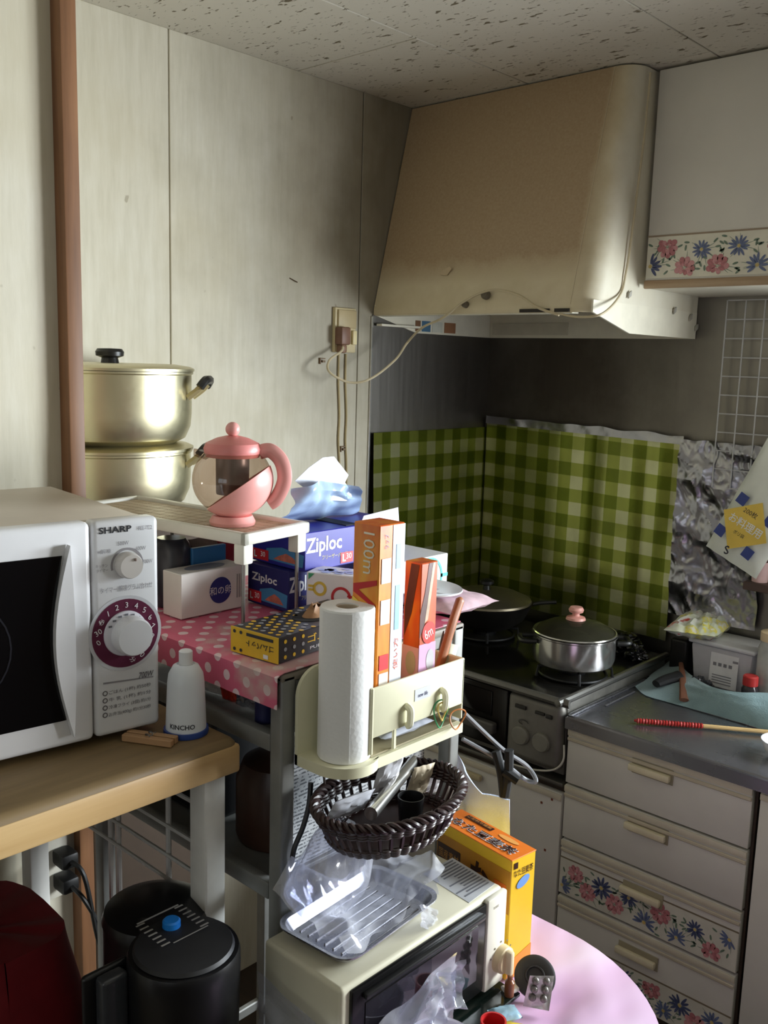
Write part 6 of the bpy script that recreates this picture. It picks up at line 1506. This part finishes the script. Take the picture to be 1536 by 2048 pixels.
for s_ in (-1, 1):
    y = bcy + s_ * hy * .45; bm = BM(); tube(bm, spline([(bx0 - hx_ * .88, y, zrim - .004), (bx0 - hx_ * .95, y, zrim + .02), (XR + .006, y, zl0 - .012), (XR + .002, y, zl0 - .003)], 5), .0018, 6); part('hanger', bm, M((70, 60, 56), .4, .5), WB)
# its contents
fz = zbk + .006
def inside(px, py, x): return at(px, py, x=x)
a_, b_ = at(742, 1612, x=bx0 + .028), at(828, 1522, x=bx0 - .045)
bm = BM(); tube(bm, [a_ + V((0, 0, -.01)), b_], .0085, 14); solo('steel_tube', bm, M((190, 188, 184), .2, .9), 'short shiny steel tube lying across the wicker basket', 'tube')
c_ = at(822, 1598, x=bx0 + .02); rcu = 27 * (c_ - CAM).dot(_fw) / F_PX
bm = BM(); zz = max(fz, c_.z - .030); lathe(bm, [(0, zz), (rcu * .85, zz), (rcu, zz + .034), (rcu * .93, zz + .034), (rcu * .8, zz + .004), (0, zz + .003)], (c_.x, c_.y, 0), 32); solo('black_cup', bm, M((22, 22, 24), .35), 'small black cup inside the wicker basket', 'cup')
for (px, py, xo, lab, mm, sd, sz_) in ((778, 1540, -.02, 'white plastic wrapper sticking up in the wicker basket', M((226, 226, 232), .25), 2, (.018, .030)), (838, 1565, -.02, 'cream tea bag packet leaning in the wicker basket', M((222, 206, 178), .5), 6, (.017, .026)), (868, 1560, -.03, 'pale folded paper inside the wicker basket rim', M((206, 204, 204), .6), 4, (.018, .022)), (700, 1610, .0, 'crumpled clear packet in the wicker basket end', M((180, 182, 190), .2), 9, (.03, .014))):
    c_ = at(px, py, x=bx0 + xo); bm = BM(); pillow(bm, c_, (.004, sz_[0], 0), (.006, .004, sz_[1]), .006, 12, 12, sd, .8); solo('wrapper', bm, mm, lab, 'wrapper')

# ------------------------------------------------------------------ towel hanger with peg, and the pale towel
yk = yF + .03
hA_, hB_, hC_ = at(930, 1428, y=yF + .012), at(1072, 1562, y=yk + .10), at(925, 1478, y=yF + .012)
bm = BM(); tube(bm, spline([hA_, hA_.lerp(hB_, .5), hB_ + V((-.02, 0, .02)), hB_, hB_ + V((-.022, 0, -.004)), hC_.lerp(hB_, .5), hC_], 6), .0036, 8)
hang = solo('towel_bar', bm, M((120, 122, 126), .45), 'grey white plastic towel bar looping out from the rack', 'towel bar')
tw = [at(916, 1512, y=yF + .02), at(1000, 1592, y=yF + .05), at(1022, 1600, y=yF + .05)]
def twf(u, v):
    top = [at(914, 1505, y=yF + .022), at(930, 1545, y=yF + .030), at(965, 1588, y=yF + .045), at(1000, 1596, y=yF + .052), at(1020, 1600, y=yF + .056)]
    bot = [at(914, 1800, y=yF + .026), at(935, 1805, y=yF + .034), at(970, 1810, y=yF + .05), at(1000, 1812, y=yF + .058), at(1022, 1815, y=yF + .062)]
    i = u * 4; k = min(int(i), 3); t = i - k
    p = top[k].lerp(top[k + 1], t).lerp(bot[k].lerp(bot[k + 1], t), v); p.y += .006 * math.sin(u * 12 + v) * (.4 + v * .6); return p
bm = BM(); sheet(bm, twf, 30, 20, .004); solo('hand_towel', bm, cloth_mat((206, 218, 244)), 'pale blue white terry towel pegged at the rack side', 'towel')
pg = at(1012, 1560, y=yF + .055)
PG = thing('clothes_clip', 'black plastic clip gripping the pale towel', 'clip', pg - V((0, 0, .05)))
bk_ = M((14, 14, 15), .8)
for (p0, p1) in (((992, 1502), (1008, 1592)), ((1018, 1500), (1010, 1592))):
    bm = BM(); tube(bm, spline([at(*p0, y=yF + .055), at((p0[0] + p1[0]) / 2 + 3, (p0[1] + p1[1]) / 2, y=yF + .056), at(*p1, y=yF + .057)], 5), .0085, 8, flat=.8); part('jaw', bm, bk_, PG)
bm = BM(); tube(bm, [at(1008, 1542, y=yF + .050), at(1036, 1562, y=yF + .058)], .0075, 8); part('hinge', bm, bk_, PG)

# ------------------------------------------------------------------ pink bag and plate at the rack's far end
pl0 = at(925, 1180, z=MT + .045); 
bm = BM(); cy_ = yF - .045
c_ = at(898, 1196, z=MT + .020)
def plate(u, v): t = u * 2 * math.pi; r = v; return V((c_.x - .04 + .066 * r * math.cos(t), c_.y - .016 + .056 * r * math.sin(t), MT + .028 + .006 * r ** 3))
pc_ = thing('white_tray', 'small white plastic tray beside the teal ring box', 'tray', (c_.x - .03, c_.y - .012, MT + .028))
bm = BM(); sheet(bm, plate, 36, 6, .002); bmesh.ops.remove_doubles(bm, verts=bm.verts, dist=1e-5); part('dish', bm, M((232, 234, 238), .35), pc_)
bm = BM(); pillow(bm, V((c_.x - .02, c_.y + .004, MT + .014)), (.07, 0, 0), (0, .062, 0), .013, 16, 14, 5, .4); solo('pink_pouch', bm, M((226, 196, 206), .35, var=.2, scale=40), 'pale pink soft pouch under the white tray at the rack end', 'pouch')

# ------------------------------------------------------------------ small things on the pink cloth
d0 = at(1070, 1948, z=ZT + .028); rdk = 41 * (d0 - CAM).dot(_fw) / F_PX
dk_ = thing('black_disc', 'round black plastic jar lid with a raised ring leaning on the pink cloth', 'lid', (d0.x, d0.y, ZT + .0005))
nn = (CAM - d0).normalized(); nn = (nn + V((0, 0, .35))).normalized(); Md = Matrix.Translation(d0) @ nn.to_track_quat('Z', 'Y').to_matrix().to_4x4()
low = rdk * math.sqrt(max(0, 1 - nn.z ** 2)); Md = Matrix.Translation(V((0, 0, ZT + .004 + low - d0.z))) @ Md
bm = BM(); lathe(bm, [(0, -.003), (rdk, -.003), (rdk, .003), (rdk * .88, .005), (rdk * .5, .004), (rdk * .46, .007), (rdk * .40, .007), (rdk * .38, .004), (0, .004)], (0, 0, 0), 40, Md); part('disc', bm, M((44, 42, 44), .5), dk_)
w0, w1 = at(1010, 1982, z=ZT + .010), at(1040, 1968, z=ZT + .012)
bm = BM(); tube(bm, [w0, w1], .010, 10, flat=.5); part('handle', bm, M((226, 224, 220), .4), dk_)
b0_, b1_, b2_, b3_ = at(1060, 1952, z=ZT + .045), at(1108, 1952, z=ZT + .040), at(1098, 2022, z=ZT + .006), at(1046, 2012, z=ZT + .006)
bl_ = thing('blister_pack', 'silver pill blister pack leaning on the black lid', 'blister pack', (b2_ + b3_) / 2 - V((0, 0, .005)))
def bli(u, v): return b0_.lerp(b1_, u).lerp(b3_.lerp(b2_, u), v) + (CAM - b0_).normalized() * (.012 * (1 - v) + .002 * nz(u * 5, v * 5, 2))
bm = BM(); sheet(bm, bli, 10, 14, .0008); part('card', bm, M((186, 184, 180), .3, .6, var=.25, scale=120), bl_)
for i in range(2):
    for k in range(3):
        c_ = bli(.28 + .44 * i, .16 + .26 * k) + (CAM - b0_).normalized() * .001; bm = BM(); bmesh.ops.create_uvsphere(bm, u_segments=10, v_segments=6, radius=.0055, matrix=Matrix.Translation(c_)); part('blister', bm, M((120, 116, 112), .25, .3), bl_)
q = at(1018, 1990, z=ZT + .006); bm = BM(); lathe(bm, [(0, 0), (.007, 0), (.007, .026), (.004, .030), (.004, .036), (0, .036)], (q.x, q.y, ZT + .0005), 16); solo('brown_vial', bm, M((130, 80, 50), .3), 'tiny brown vial on the pink cloth beside the white handle', 'vial')
q = at(1010, 2024, z=ZT + .012); bm = BM(); pillow(bm, (q.x, q.y, ZT + .009), (.010, .018, 0), (-.012, .007, 0), .007, 12, 10, 3); solo('blue_sachet', bm, M((166, 206, 226), .3, var=.2, scale=90), 'small pale blue sachet on the pink cloth', 'sachet')
q = at(972, 2040, z=ZT + .028); rc2 = 26 * (q - CAM).dot(_fw) / F_PX
bm = BM(); lathe(bm, [(0, ZT + .0005), (rc2 * .9, ZT + .0005), (rc2, ZT + .004), (rc2 * 1.0, ZT + .034), (rc2 * .86, ZT + .034), (rc2 * .82, ZT + .012), (0, ZT + .011)], (q.x + .012, q.y - .0, 0), 32); solo('red_cup', bm, M((196, 36, 38), .35), 'open red plastic cup standing on the pink cloth', 'cup')
q = at(1020, 2046, z=ZT + .004); bm = BM(); pillow(bm, (q.x + .01, q.y - .006, ZT + .005), (.016, .008, 0), (-.006, .010, 0), .004, 10, 8, 5); solo('gold_wrapper', bm, M((232, 200, 70), .25, .4), 'shiny gold yellow wrapper beside the red cup', 'wrapper')
q = at(845, 2062, z=ZB + .060); rl2 = 68 * (q - CAM).dot(_fw) / F_PX
bm = BM(); lathe(bm, [(0, ZT + .0005), (rl2 * .75, ZT + .0005), (rl2 * .97, ZB + .050), (rl2, ZB + .060), (rl2 * 1.03, ZB + .063), (rl2 * .96, ZB + .062), (rl2 * .92, ZB + .052), (rl2 * .70, ZT + .006), (0, ZT + .005)], (q.x + .03, q.y, 0), 40); solo('plastic_bowl', bm, M((222, 216, 230), .3, alpha=.9), 'translucent white plastic bowl in front of the toaster oven', 'bowl')
